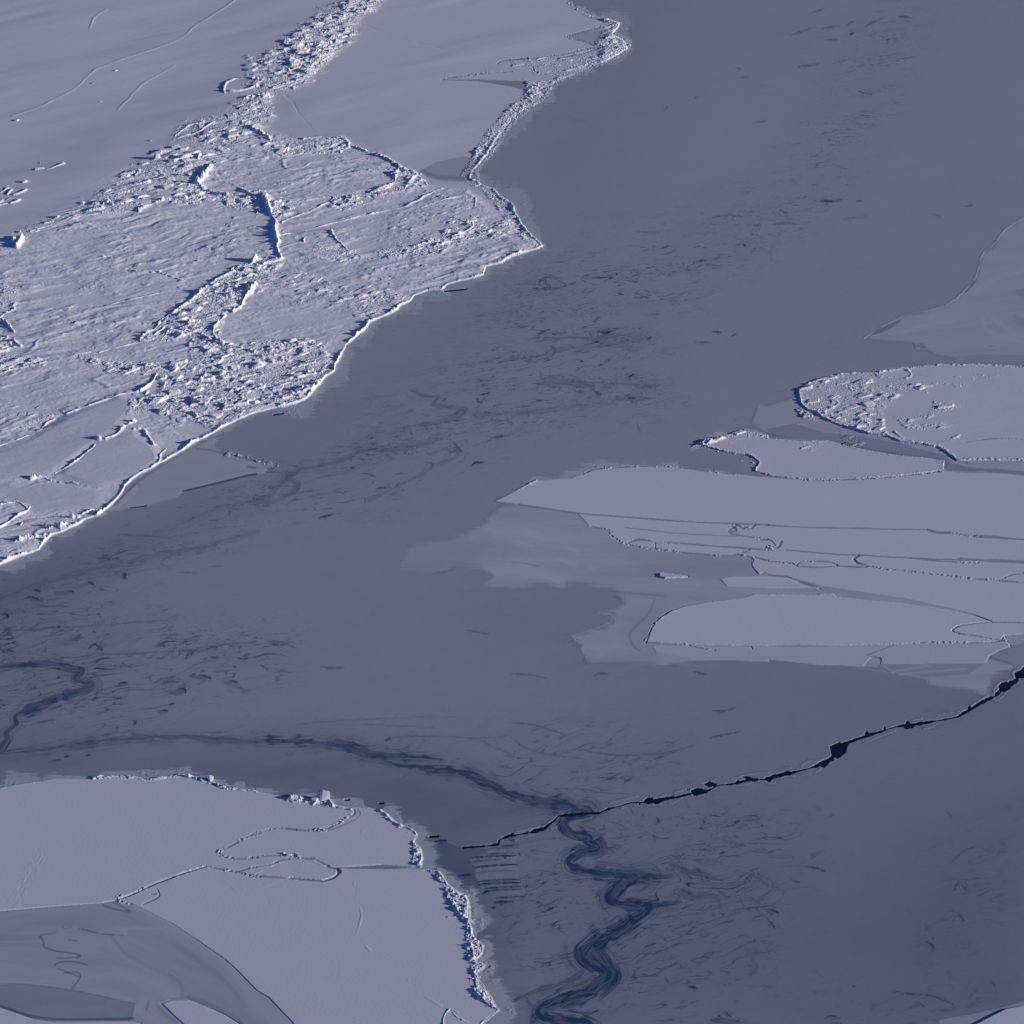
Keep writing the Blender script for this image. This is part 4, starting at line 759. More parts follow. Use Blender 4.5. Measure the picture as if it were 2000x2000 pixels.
# traced ridges: (points, half width, height, roughness)
r5, r0, r05 = (500, 0), (0, 0), (0, 500)
RG = [
    (P("1590,1260 1570,1300 1530,1350 1510,1390 1480,1400", *r0), 6, 1.9, .5), (P("1490,1395 1560,1440 1640,1470 1750,1480", *r0), 5, 1.2, .6), (P("1580,1350 1700,1385 1740,1390 1850,1440 1932,1500", *r0), 4, 1.0, .5), (P("1050,1600 1180,1530 1290,1510 1400,1510 1500,1480", *r0), 5, 1.0, .6),
    (P("-20,985 60,1020 110,1070", *r5), 5, 1.2, .6), (P("110,1045 240,1060 440,1060 560,1055 650,1045 720,1105 640,1150", *r5), 3.5, .8, .6), (P("90,1160 250,1165 420,1160 640,1150", *r5), 4, .7, .8), (P("255,1090 235,1140", *r5), 3.5, 1.0, .3), (P("720,1105 830,1150 940,1172 1040,1225 1110,1285 1190,1305 1260,1360 1285,1400", *r5), 4.5, 1.0, .5), (P("1080,1280 1055,1330 1045,1390 990,1420 870,1460", *r5), 4.5, .9, .4), (P("1130,1420 1200,1330 1240,1320", *r5), 5, .8, .4),
    (P("60,1480 90,1560 120,1620 150,1680 145,1760 165,1830 165,1900 190,1960", *r5), 6.5, 1.8, .45), (P("560,1740 600,1800 640,1850 690,1880", *r5), 4.5, 1.3, .4), (P("1070,1860 1150,1880 1210,1870 1330,1825", *r5), 3.5, .9, .5), (P("1490,1655 1580,1680 1650,1705 1600,1750 1480,1800", *r5), 4, 1.1, .4), (P("1650,1500 1720,1510 1800,1505", *r5), 4, .8, .6),
    (P("150,1790 230,1780 450,1718 700,1658 900,1608 1100,1573 1200,1538 1300,1468 1400,1428", *r5), 3, .55, .15), (P("1250,1580 1400,1520 1620,1480 1665,1510 1650,1570", *r5), 2.6, .5, .3), (P("190,1680 300,1630 420,1600 600,1500", *r5), 2.6, .45, .2), (P("380,1520 560,1490 850,1470", *r5), 2.4, .4, .3), (P("1360,1500 1400,1480 1420,1500", *r5), 4, .9, .3), (P("360,1840 370,1800", *r5), 2.5, .7, .2), (P("150,1510 200,1525 240,1520", *r5), 4, .9, .4), (P("720,1500 760,1505", *r5), 4, .9, .4),
    (P("1932,40 1830,95 1740,130 1620,195 1540,250 1490,310 1350,410 1250,470 1200,515 1190,545 1100,600 1060,650", *r05), 4.5, .95, .35), (P("1932,230 1900,270 1840,330 1820,390 1760,430", *r05), 5.5, 1.7, .35), (P("1700,460 1640,520 1600,580 1640,650 1680,680", *r05), 4.5, 1.3, .5), (P("1500,590 1560,640 1700,680 1850,720 1932,740", *r05), 4, .8, .6), (P("1240,545 1180,600 1130,640", *r05), 3, .8, .2), (P("1290,560 1240,620 1220,650", *r05), 3, .8, .2), (P("1560,860 1640,845 1700,860 1730,900 1660,940 1560,940 1530,900", *r05), 3, .8, .4), (P("1520,950 1550,910", *r05), 5, 1.4, .4), (P("1440,1085 1500,1130 1600,1140 1640,1130", *r05), 4, 1.1, .4), (P("1400,1190 1460,1200 1490,1220", *r05), 4, 1.1, .4), (P("1180,900 1150,960 1060,1032 920,1045 800,1100 500,1200", *r05), 3, .6, .2),
    (P("1060,1030 1130,985 1170,920", *r05), 3.5, .9, .2), (P("1010,1255 930,1300 905,1340 850,1380 780,1400 735,1390", *r05), 5, 1.4, .5), (P("1010,1320 1090,1310 1120,1370 1160,1430", *r05), 4.5, 1.0, .5), (P("720,1440 680,1480 560,1575 400,1655", *r05), 2.6, .6, .3), (P("250,1690 320,1670 420,1710 560,1720 640,1735 740,1755", *r05), 3.5, .8, .5), (P("235,1690 260,1680", *r05), 5, 1.4, .4),
    (P("800,380 930,345 1060,318 1200,290 1340,262", *r05), 2.2, .42, .1), (P("570,757 680,735", *r05), 2.2, .45, .2), (P("750,737 900,700 1050,668", *r05), 2.2, .45, .1), (P("-60,1460 0,1440 110,1400 250,1350", *r05), 3, .65, .15), (P("320,1305 360,1260 410,1240", *r05), 3.5, .6, .1), (P("0,890 120,852 340,815 560,770", *r05), 2.8, .5, .4), (P("350,620 500,600 640,570 900,580", *r05), 2, .25, .3), (P("380,400 500,395 640,380 800,378", *r05), 2.2, .35, .4),
    (P("100,400 0,470 -40,500", *r05), 4, .7, .5), (P("20,480 70,540 110,580", *r05), 4.5, 1.2, .4), (P("20,610 90,640 150,690", *r05), 4.5, 1.0, .5), (P("1010,120 1150,130 1210,125", *r05), 3.5, .9, .5), (P("770,10 840,20", *r05), 4, .9, .4), (P("1280,155 1400,190 1450,240", *r05), 2.4, .5, .4), (P("1120,1030 1100,1050", *r05), 3, .6, .2), (P("1200,1560 1215,1500 1260,1460", *r05), 2.4, .6, .3), (P("1780,1100 1830,1060", *r05), 3, .7, .3),
    (P("-60,1910 60,1880 140,1865 210,1920", *r05), 3, .8, .4), (P("-30,140 50,95 130,40 200,10 230,-30", 0, 1000), 3.5, 1.0, .2), (P("160,110 165,85", 0, 1000), 2, .5, .2), (P("600,30 650,10 700,-10", 0, 1000), 3, .8, .4),
    (P("340,120 360,140 420,115 480,130 500,100", 0, 1000), 6, 1.5, .7), (P("530,55 600,45", 0, 1000), 4.5, 1.2, .6), (P("60,250 130,240 180,215 260,200 350,180", 0, 1000), 5, 1.1, .7), (P("30,375 120,345 190,330", 0, 1000), 5, 1.0, .8), (P("730,40 765,0", 0, 1000), 3.5, 1.2, .2), (P("680,1925 740,1915 800,1920 860,1860", *r05), 4.5, 1.0, .6),
    (P("100,1830 150,1820", *r0), 6, 1.3, .2), (P("130,1870 150,1840 170,1800", *r0), 4.5, 1.7, .25), (P("230,1760 300,1735 390,1705", *r0), 3.6, .8, .2), (P("420,1660 450,1635 520,1620", *r0), 3.5, .9, .4), (P("760,1570 800,1530 860,1560 820,1540", *r0), 3.5, 1.3, .4), (P("660,1590 680,1610 640,1620", *r0), 3, .8, .3), (P("1200,1200 1150,1215", *r0), 4, 1.2, .3), (P("1020,1330 1055,1305", *r0), 3, .9, .2), (P("1520,1200 1600,1180", *r0), 2.6, .7, .2), (P("1510,1180 1490,1210", *r0), 3, 1.1, .3),
    (P("1340,1050 1480,1012 1560,960 1620,930", *r0), 2.6, .8, .1), (P("1310,1050 1330,1020 1420,960", *r0), 2, .5, .2), (P("1460,950 1490,980", *r0), 2, .5, .2), (P("1590,1000 1690,970", *r0), 2.2, .6, .1), (P("1850,950 1830,1010 1790,1060", *r0), 2.4, .6, .3), (P("1690,700 1690,650 1740,608 1800,597 1880,600 1932,620", *r0), 3, 1.0, .3), (P("1680,690 1790,695 1880,675 1950,650", *r0), 3, 1.1, .1), (P("0,660 60,600 40,620", *r5), 3, .7, .2), (P("100,570 160,560 210,540", *r5), 3, .7, .2), (P("10,745 130,730", *r5), 3, .7, .2), (P("150,690 240,660 360,610", *r5), 2.4, .6, .4), (P("380,610 420,600", *r5), 3, .7, .3),
    (P("350,1285 400,1272 480,1240", *r0), 2.4, .7, .1), (P("260,1285 320,1272", *r0), 2.6, .6, .2), (P("290,1250 325,1225", *r0), 2, .5, .2), (P("100,1480 150,1475 205,1440", *r0), 2.4, .7, .1), (P("55,1480 85,1445", *r0), 2.4, .7, .1), (P("0,1465 60,1430", *r0), 2.6, .8, .1), (P("80,1540 120,1535 150,1515", *r0), 2.6, .8, .1), (P("-10,1560 60,1535", *r0), 3, .8, .3), (P("300,1235 310,1228", *r0), 3, .6, .1), (P("40,1520 80,1500", *r0), 3, .9, .2), (P("-20,1545 20,1520", *r0), 3, .9, .2),
]
for n, (q, wd, h, rg) in enumerate(RG):
    ridge(q, wd, h * (1.05 if h >= 1.1 else .86), min(1, rg * 1.25), seed=1000 + 7 * n, th=eB, owner=BIG, size=1.9)
# long faint drift lines on the plain
for q in (P("90,880 300,810 430,745 560,680 600,650 640,600 720,530 830,490 1000,430 1150,380 1300,330 1380,290 1410,260 1450,215 1560,150 1680,70 1780,0 1900,-60", *r0), P("890,830 950,770 1020,690 1100,620 1180,580 1310,505", *r0), P("680,220 700,140 800,80", *r0)):
    W, D, S, SG = dist(smooth_line(q, 2), 10, 2, k=1.3)
    Z[W] += .10 * np.exp(-(D / 2.0) ** 2) * (1 + .5 * vn(S / 20, S * 0, 1900))
# front wall of the floe: a steep bright lip
W, D, S, SG = dist(edge_r, 16, 2.2, k=1.0)
ip = np.array([0, .05, .14, .22, .30, .40, .48, .56, .64, .72, .80, .90, 1.0])
iv = np.array([.03, .05, .05, .05, .4, .9, 1.15, 1.1, 1.2, 1.0, 1.25, 1.0, .9])
lipv = np.interp(S / S.max(), ip, iv) * (.8 + .35 * vn(S / 30, S * 0, 1911))
lipv = lipv * np.clip(.6 + .9 * vn(S / 34, S * 0 + 5, 1912) + .6 * vn(S / 9, S * 0 + 2, 1914), .0, 1.5)
lip = np.where(BIG[W], np.exp(-((D - 1.6) / 2.8) ** 2), 0) * lipv
iE = part("edge_ridge", eB, "rubble")
Z[W] += lip * (.35 + .55 * blocks(GX[W], GY[W], 1.3, 1913))
PID[W] = np.where((D < 6) & BIG[W], iE, PID[W])
# details of the smoother eastern lobe
W, m = inside(P("-530,605 -300,600 0,610 100,610 140,625 100,682 0,655 -250,615", *E), .5)
mix(W, m, NILAS * .93, .95)
Z[W] = np.where(m, .1, Z[W])
iP = part("grey_ice_patch", eB, "grey")
PID[W] = np.where(m, iP, PID[W])
for q, cc in [(P("400,290 540,245 690,200 755,260 640,345 560,325 480,300", *E), FOOT * .85), (P("1245,1285 1350,1230 1480,1195 1580,1180 1690,1215 1640,1290 1610,1345 1380,1345 1310,1320", *r5), GREY * .92), (P("600,130 700,150 800,180 690,180", *E), FOOT * .9)]:
    W, m = inside(q, 1.5)
    iP = part("grey_ice_patch", eB, "grey")
    mix(W, m, cc, .85)
    PID[W] = np.where(m & BIG[W], iP, PID[W])
W, D, S, SG = dist(smooth_line(P("1250,1290 1310,1325 1380,1345 1560,1350", *r5)), 14, 1)
mix(W, (1 - sstep(2, 7, D)) * BIG[W], NILAS * .7, .7)
for q in ("385,285 540,240 690,195 780,180", "390,290 480,300 560,325 610,345", "0,450 200,435 420,405 600,355 850,375", "160,500 250,490 400,430 560,400 620,370 780,340", "0,490 100,492 160,500 170,560 330,565", "-530,600 -300,560 0,540", "320,540 370,555", "540,465 600,475"):
    crack_line(eB, P(q, *E), 2.6, (.33, .40, .50), .12, .35, seed=1930 + len(q), pname="refrozen_crack", dense=.0)
crack_line(eB, P("1820,480 1850,460 1932,452 2050,440", *r5), 2.4, (.33, .40, .5), .12, .2, seed=1960)
for q in ("480,230 640,275 900,285 1080,305 1260,330 1450,380", "440,60 640,170 800,190 1010,250", "220,720 280,770 320,860 420,975"):
    W, D, S, SG = dist(smooth_line(P(q, *r5), 2), 8, 3)
    Z[W] -= .07 * np.exp(-(D / 1.6) ** 2) * (.6 + .6 * vn(S / 18, S * 0, 1970))
BIGS = BIG * sstep(0, 5, dB)
rubble(P("0,455 200,440 420,410 600,360 850,375 800,420 640,455 400,575 160,560 150,510 0,500", *E), .28, 1.2, 1980, 6, eB, name="rubble_patch", base=.05, owner=BIGS, slab=.3)
rubble(P("90,600 200,640 260,720 180,740 0,860 -90,960 -160,1100 -250,1220 -330,1290 -300,1370 -180,1340 -60,1130 60,940 -60,820 100,740", *E), .5, 1.4, 1983, 7, eB, name="rubble_patch", base=.04, owner=BIGS, slab=.3)
rubble(P("430,0 560,95 640,125 810,175 770,240 860,340 870,380 760,380 600,330 700,250 780,190 560,110 420,30", *E), .4, 1.3, 1986, 5, eB, name="rubble_patch", base=.04, owner=BIGS, slab=.3)

# ------------------------------------------------------------------ ice feet: pale slush frozen along the ridged edges
def ice_foot(th, line, far, width, colour, h, seed, streak_x=True, own=None):
    i = part("ice_foot", th, "grey")
    W, D, S, SG = dist(line, max(width) * 1.7 + 6, 3.0)
    ww = np.interp(S / S.max(), np.linspace(0, 1, len(width)), width)
    st = fbm(GX[W] / 7, GY[W] / .9, 3, seed)
    n = ww * (.9 + .8 * vn(S / 30, S * 0, seed + 3) + .3 * vn(S / 9, S * 0, seed + 9)) + 14 * st * np.minimum(ww / 14, 1)
    n = np.clip(n, 0, max(width) * 1.5)
    m = (1 - sstep(n * .55, n + .5, D)) * (PID[W] == 0)
    mix(W, m, colour, .9)
    Z[W] += h * m * (.35 + .9 * blocks(GX[W], GY[W], 1.1, seed + 5) * sstep(.1, .5, fbm(GX[W] / 5, GY[W] / 5, 2, seed + 6))) * sstep(.2, .9, m)
    ln = (1 - sstep(.0, .16, np.abs(vn(GX[W] / 7, GY[W] / .9, seed + 7)))) * sstep(-.1, .3, vn(GX[W] / 6, GY[W] / 6, seed + 8)) * m
    mix(W, ln, NILAS * .8, .4)
    PID[W] = np.where((m > .35) & (PID[W] == 0), i, PID[W])
ice_foot(eB, edge_r, None, [4, 6, 22, 12, 14, 22, 26, 14, 30, 16, 12, 18, 22, 16, 22, 26, 10, 6, 4, 4, 6, 18, 22], FOOT * .9, .08, 2000)
footS = P("0,150 400,75 700,75 1000,50 1400,50 1700,150 1932,178", *A5) + P("250,225 400,232 480,210 560,270 700,300 850,298 930,320 1000,352 1060,410 1160,455 1215,500 1190,570 1240,620 1255,680 1240,742", *A55)
ice_foot(eN, footS, None, [22, 18, 10, 10, 12, 16, 20, 26, 10, 20, 30, 26, 22, 26], FOOT * .9, .09, 2020)
ice_foot(eS, botS, None, [22, 30, 36, 42, 44, 48, 50, 44, 40, 44, 30, 28, 30, 28, 26], FOOT * .9, .10, 2040)
ice_foot(e5, [(966, 979)] + top_r[:14], None, [3, 3, 10, 16, 14, 8, 8, 6, 4, 4], GREY * 1.0, .05, 2060)
ice_foot(e3, floe3[:9], None, [3, 4, 4, 4, 5], FOOT, .08, 2070)
ice_foot(e4, floe4[:7], None, [8, 12, 8, 6, 5, 5], FOOT, .12, 2080)

# ------------------------------------------------------------------ ridges of the other floes
OK = (PID > 0).astype(np.float32)
NR = [
    (eN, P("230,245 290,225 330,235 400,255 430,240", *A55), 7, 1.7, .6), (eN, P("430,285 480,250 510,215 545,240 575,290", *A55), 7, 3.0, .4), (eN, P("560,280 610,300 680,315 720,320", *A55), 4, .8, .7), (eN, P("690,80 760,75 850,70 930,55 990,75", *A5), 5, 1.1, .7), (eN, P("1000,70 1090,92 1200,74 1380,52", *A5), 3, .6, .6), (eN, P("1540,90 1580,85 1600,110 1680,150 1800,165 1932,178", *A5), 4.5, 1.1, .6), (eN, P("0,150 100,130 300,110", *A5), 3, .4, .7),
    (eN, P("840,305 880,300 930,320", *A55), 4, .8, .5), (eN, P("930,320 980,350 1000,385 1040,420 1090,440", *A55), 6.5, 1.8, .5), (eN, P("1090,440 1150,455 1190,480 1215,515 1195,550 1190,575", *A55), 3.5, .9, .4), (eN, P("1190,575 1240,610 1245,650 1250,690 1235,740", *A55), 6.5, 1.5, .65),
    (eS, P("1320,780 1370,785 1400,820 1440,885", *A55), 5.5, 1.6, .45), (eS, P("1430,920 1490,930 1480,960", *A55), 5, 1.5, .5), (eS, P("1480,950 1570,970 1600,1020 1590,1080 1560,1140", *A55), 8, 1.5, .75), (eS, P("1480,1000 1520,1080 1560,1130 1620,1170", *A55), 6, 1.2, .7), (eS, P("1600,1170 1625,1200 1620,1280", *A55), 6, 1.9, .35), (eS, P("1600,1310 1680,1310 1715,1350 1700,1410 1650,1450", *A55), 4.5, 1.4, .4), (eS, P("1620,1330 1640,1400 1640,1450", *A55), 5, 1.5, .4), (eS, P("1650,1480 1720,1490 1700,1520 1640,1550 1670,1580", *A55), 5, 1.3, .6), (eS, P("1690,1620 1720,1660 1740,1700 1700,1720", *A55), 6.5, 1.3, .7), (eS, P("1650,1680 1700,1740 1760,1790 1830,1830", *A55), 6, 1.7, .5), (eS, P("1830,1830 1760,1890 1700,1932", *A55), 4, .9, .4), (eS, P("1420,1010 1430,1050 1470,1080 1500,1120", *A55), 1.6, .3, .3), (eS, P("1450,1130 1510,1130", *A55), 2.5, .6, .6), (eS, P("1620,1590 1620,1660 1660,1700", *A55), 1.6, .3, .3),
    (eS, P("1465,1825 1420,1880 1410,1932 1430,1990", *A55), 3, .9, .3), (eS, P("1490,1850 1510,1880 1540,1900 1600,1930", *A55), 5, 1.0, .7), (eS, P("1465,1825 1530,1850", *A55), 2, .5, .3),
    (e3, P("840,1270 900,1255 970,1245 1030,1235 1075,1265 1080,1300 1030,1320 950,1310 880,1310 820,1290", 1500, 400), 4.5, 1.1, .7), (e3, P("310,1350 420,1310 560,1278 680,1268", 1500, 400), 4, .8, .6), (e3, P("240,1450 250,1500 300,1550 370,1572", 1500, 400), 4, .8, .5), (e3, P("370,1580 400,1600 440,1620", 1500, 400), 6, 1.2, .5), (e3, P("440,1620 510,1655 600,1680 760,1730", 1500, 400), 3.5, .7, .5), (e3, P("390,1510 470,1480 540,1495 500,1530 440,1560", 1500, 400), 3, .7, .4), (e3, P("960,1720 1000,1760 1020,1770", 1500, 400), 4, .8, .6), (e3, P("730,1640 760,1660", 1500, 400), 4, .8, .6),
    (e4, P("1420,1040 1480,1060 1560,1080 1640,1100", 1000, 600), 4, 1.2, .6), (e4, P("1870,1160 1850,1200 1830,1240", 1000, 600), 3, .8, .5), (e4, P("1830,1240 1900,1265 1932,1270", 1000, 600), 3, .7, .5),
    (e5, P("0,1395 80,1362 130,1335 180,1312", 1000, 600), 5, 1.0, .4),
]
for n, (t, q, wd, h, rg) in enumerate(NR):
    ridge(q, wd * 1.0, h * .33, rg * .9, wp=2, k=1.2, size=2.6 if t in (eN, eS) else 1.5, seed=3000 + 7 * n, th=t, owner=OK, name="edge_ridge" if t in (eN, eS) else "pressure_ridge", tint=.35)
rubble(P("225,1400 420,1320 700,1290 900,1390 1000,1440 850,1560 900,1740 700,1710 520,1640 380,1570 260,1500", 1500, 400), .28, 1.3, 3500, 6, e3, base=.04, owner=OK, cover=-.05)
for q in ("900,1330 1150,1350 1200,1420 900,1400", "1250,1490 1400,1490 1480,1520 1380,1550 1200,1620", "950,1600 1150,1590 1250,1600 1000,1650", "1000,1660 1300,1650 1400,1680 1280,1700 1050,1700", "700,1730 1000,1760 1280,1810 1450,1740 1400,1780 1280,1832 1000,1795", "1300,1300 1600,1290 1840,1290 1600,1320", "840,1370 1200,1340 1500,1350 1500,1375 900,1400", "1480,1210 1640,1205 1560,1225"):
    rubble(P(q, 1500, 400), .2, 1.2, 3510 + len(q), 5, e3, name="rubble_patch", base=.0, owner=OK, cover=.05)
rubble(P("1430,1045 1600,1085 1800,1120 1875,1170 1830,1240 1780,1220 1700,1150 1560,1110", 1000, 600), .5, 1.3, 3550, 5, e4, base=.05, owner=OK)
rubble(P("1350,1060 1480,990 1720,930 1900,970 1932,990 1640,985 1520,1040 1430,1045", 1000, 600), .4, 1.3, 3553, 5, e4, name="rubble_patch", base=.05, owner=OK)
for q in ("1640,1030 1780,1040 1750,1090", "2180,1010 2300,1000 2350,1040 2250,1090 2180,1080", "2480,950 2700,1000 2600,1060 2500,1040"):
    rubble(P(q, 1000, 600), .25, 1.1, 3556 + len(q), 5, e4, name="rubble_patch", base=.0, owner=OK, cover=.1)
A_ = A55
rubble(P("330,600 260,740 180,780 60,890 -20,960 -90,1080 -180,1210 -250,1290 -240,1380 -130,1420 -30,1560 60,1690 210,1830 230,1880 130,1850 -20,1720 -120,1560 -220,1440 -330,1400 -390,1330 -320,1220 -240,1080 -160,960 -60,860 30,760 120,690 210,610", *E), .44, 1.35, 3600, 5, eB, name="rubble_patch", base=.02, owner=OK, cover=-.3, slab=.35)
rubble(P("420,-20 560,80 640,115 830,170 780,250 900,300 880,390 800,440 640,505 500,555 330,640 320,600 500,500 640,440 780,360 700,290 760,180 560,120 420,30", *E), .36, 1.3, 3604, 4, eB, name="rubble_patch", base=.02, owner=OK, cover=-.2, slab=.3)
rubble(P("1300,770 1380,790 1450,880 1590,970 1610,1060 1620,1190 1640,1270 1715,1340 1700,1400 1670,1450 1710,1500 1670,1560 1700,1640 1750,1700 1830,1830 1790,1820 1720,1760 1660,1680 1640,1580 1620,1500 1590,1400 1580,1300 1590,1180 1520,1120 1450,1010 1420,900", *A_), .42, 1.5, 3580, 4, eS, slab=.25, name="rubble_patch", base=.05, owner=OK, cover=-.4)
rubble(P("1450,1000 1590,960 1620,1100 1600,1180 1540,1120", *A_), .45, 1.6, 3590, 4, eS, slab=.3, name="rubble_patch", base=.05, owner=OK, cover=-.4)
rubble(P("1180,560 1240,600 1260,680 1245,745 1170,745 1190,660", *A_), .4, 1.6, 3584, 3, eN, slab=.25, name="rubble_patch", base=.05, owner=OK, cover=-.4)
rubble(P("230,245 290,215 400,235 480,205 560,260 620,300 720,320 560,300 400,270 280,270", *A_), .45, 1.7, 3586, 3, eN, name="rubble_patch", base=.05, owner=OK, cover=-.4)
rubble(P("690,70 850,55 1000,55 1100,85 1380,48 1530,75 1600,100 1680,140 1800,160 1932,172 1932,185 1680,165 1540,110 1380,66 1100,104 980,88 700,92", *A5), .42, 1.4, 3588, 2.5, eN, name="rubble_patch", base=.04, owner=OK, cover=-.35)
rubble(P("205,1540 250,1530 350,1600 350,1630 270,1620", 1500, 400), .5, 1.3, 3570, 3, g_sh, name="rubble_patch", base=.05)

# cracks with a little rubble between the plates
for n, (t, q, wd, rb) in enumerate([
    (e5, P("50,1490 480,1556 520,1562 800,1581 1300,1621 1932,1646", 1000, 600), 2.4, .0), (e5, P("0,491 400,508 1200,523", *A9), 2.2, .0), (e5, P("1200,523 1260,543 1390,547", *A9), 4.4, .0), (e5, P("1390,547 1470,562 1600,572", *A9), 3, .35), (e5, P("1560,572 1700,578 1800,590", *A9), 4.4, .0), (e5, P("1750,583 1932,599 2500,605", *A9), 2.4, .0),
    (e6, P("1690,105 1610,158 1740,182 1800,190 1880,203 1932,210", 1000, 1000), 3, .5), (e6, P("1690,95 1740,130 1760,110 1790,135 1830,100", 1000, 1000), 3, .55), (e6, P("1660,110 1700,140 1650,150", 1000, 1000), 3, .4), (e6, P("0,650 60,665 90,640 100,610", *A9), 4, .7), (e6, P("-60,600 20,598 50,640", *A9), 3, .6), (e6, P("850,120 1300,170 1700,185", 1000, 1000), 1.4, .0),
    (e6, P("870,228 930,207 1000,213 1080,236", 1000, 1000), 3, .5), (e6, P("1150,228 1460,253 1800,278 1932,286", 1000, 1000), 2.8, .35), (e6, P("130,674 460,704 680,714 1060,734 1450,749", *A9), 2.4, .0), (e6, P("1060,735 1300,757 1570,777 1590,765", *A9), 2.6, .35), (e6, P("1440,745 1500,745 1932,768 2500,778", *A9), 5, .0), (e6, P("680,713 640,740 660,770 700,782 760,797", *A9), 4, .3),
    (e6, P("760,797 870,817 1000,825 1100,842 1300,860 1500,887", *A9), 3.2, .3), (e6, P("1500,887 1760,907 1932,922 2500,928", *A9), 3, .3), (e6, P("1760,905 1810,865 1932,850 2500,840", *A9), 2.6, .5), (e6, P("0,757 180,773 210,794 360,807 470,800 520,792", *A9), 2.6, .5), (e6, P("210,793 240,765 360,757 470,765 520,788", *A9), 2, .3), (e6, P("520,794 640,803 750,800", *A9), 3, .55), (e6, P("1080,240 1080,270", 1000, 1000), 2, .2),
    (g_sk, P("600,112 700,130 760,150 740,178 830,235 900,255 1080,280 1240,300 1560,330 1650,325 1700,320 1800,342 1820,360 1800,400 1860,470", 1000, 1000), 2.6, .45), (e6, P("1740,305 1790,285", 1000, 1000), 3.5, .5), (e6, P("1830,345 1932,365", 1000, 1000), 3.5, .4),
    (g_sk, P("0,862 130,876 150,885 330,942 390,965", *A9), 3.4, .15), (g_sk, P("1690,1216 1932,1221 2500,1226", *A9), 2.2, .0), (g_sk, P("1690,1218 1550,1228 1430,1247 1382,1283 1420,1303 1560,1322 1700,1350 1800,1360", *A9), 2.4, .2), (g_sk, P("1420,1303 1500,1312", *A9), 3, .5), (g_sk, P("0,1397 700,1393 960,1388 1100,1380", *A9), 2, .1), (g_sk, P("960,1388 850,1430 740,1470", *A9), 1.6, .0), (g_sk, P("1150,1375 1600,1373 1760,1362 1780,1320 1800,1358 1832,1402", *A9), 2.2, .4), (g_sk, P("780,1480 845,1484 850,1535", *A9), 2, .0), (g_sk, P("1010,985 1080,990 1300,1000 1400,1025 1530,1045", 1000, 1000), 2.2, .45), (g_sk, P("1500,1008 1800,1008 1815,1035", 1000, 1000), 1.6, .1), (g_sk, P("1010,985 1040,910 1060,870 1110,800 1200,745", 1000, 1000), 2.6, .55), (g_sk, P("1105,490 1120,462 1180,465 1320,480 1330,490", 1000, 1000), 1.6, .5),
    (e4, P("0,115 100,128 200,142 360,152 600,142 900,126 1100,106 1330,76", *A9), 3, .4), (e4, P("1932,1268 1830,1242", 1000, 600), 3, .5), (e3, P("1480,1795 1700,1765 1932,1772 2500,1790", 1500, 400), 2, .1), (e3, P("1380,1900 1420,1935 1500,1950", 1500, 400), 5, .2), (g_sh, P("1340,10 1380,40 1500,62 1700,72 1932,103 2500,130", *A9), 8, .0), (e5, P("530,1262 620,1222 780,1212 920,1200 1060,1202 1230,1208 1330,1220 1500,1243 1700,1262", 1000, 600), 2.4, .45),
    (eN, P("1240,742 1180,752 950,735", *A55), 2, .0),
    (eN, P("1932,490 1800,560 1660,630 1648,650 1700,680 1800,692 1932,678", *A5), 3.4, .5), (eN, P("0,505 100,465 220,455 300,470", *A55), 3.2, .3), (eN, P("220,462 300,470 400,480 520,470", *A55), 5, .75), (eN, P("520,470 620,420 730,360 750,330 720,310", *A55), 3.6, .5), (eN, P("770,320 790,350 760,390 620,450 540,480", *A55), 2, .0), (eN, P("-60,685 0,672 130,662 200,665", *A55), 3.4, .5), (eN, P("200,660 290,660 350,690 430,690", *A55), 5, .8), (eN, P("430,690 540,745 620,770", *A55), 3, .2), (eS, P("620,770 628,800 580,835 500,858", *A55), 3.4, .5), (eS, P("500,858 300,842 100,826 0,820", *A55), 3.4, .35), (eN, P("140,722 170,700 250,690", *A55), 3, .6), (eN, P("0,750 70,735 140,722", *A55), 2, .1), (eN, P("1550,745 1650,765 1780,790 1932,825", *A5), 4, .3), (eN, P("1700,780 1780,790 1840,770 1932,750", *A5), 4, .7), (eS, P("1840,800 1900,825 1960,820", *A5), 4, .6),
    (eN, P("1550,745 1400,792 1200,864 1050,934 940,980", *A5), 3.6, .45), (eN, P("940,980 900,960 870,1000 990,1030", *A5), 4, .6), (eS, P("1080,1030 1200,980 1200,940 1180,915", *A5), 2.6, .5), (eS, P("1140,955 1180,950", *A5), 3, .6),
]):
    crack_line(t, q, wd, rub=rb, seed=4000 + 11 * n, pname="refrozen_crack", colour=(.34, .385, .47) if t not in (eN, eS) else (.36, .43, .52))
for q in ("740,870 760,1000 800,1100 790,1180 750,1270 830,1350 920,1450", "800,480 820,560", "1150,1600 1250,1720 1400,1800"):
    W, D, S, SG = dist(smooth_line(P(q, *A55), 2), 8, 2)
    Z[W] += .05 * np.exp(-(D / 1.6) ** 2) * (.4 + .8 * vn(S / 14, S * 0, 4900))
W, D, S, SG = dist(smooth_line(P("80,1050 150,950 240,780 330,640", *A5), 2), 26, 4)
Z[W] += .012 * vn(S / 5, D / 4, 4910) * (1 - sstep(4, 24, D))

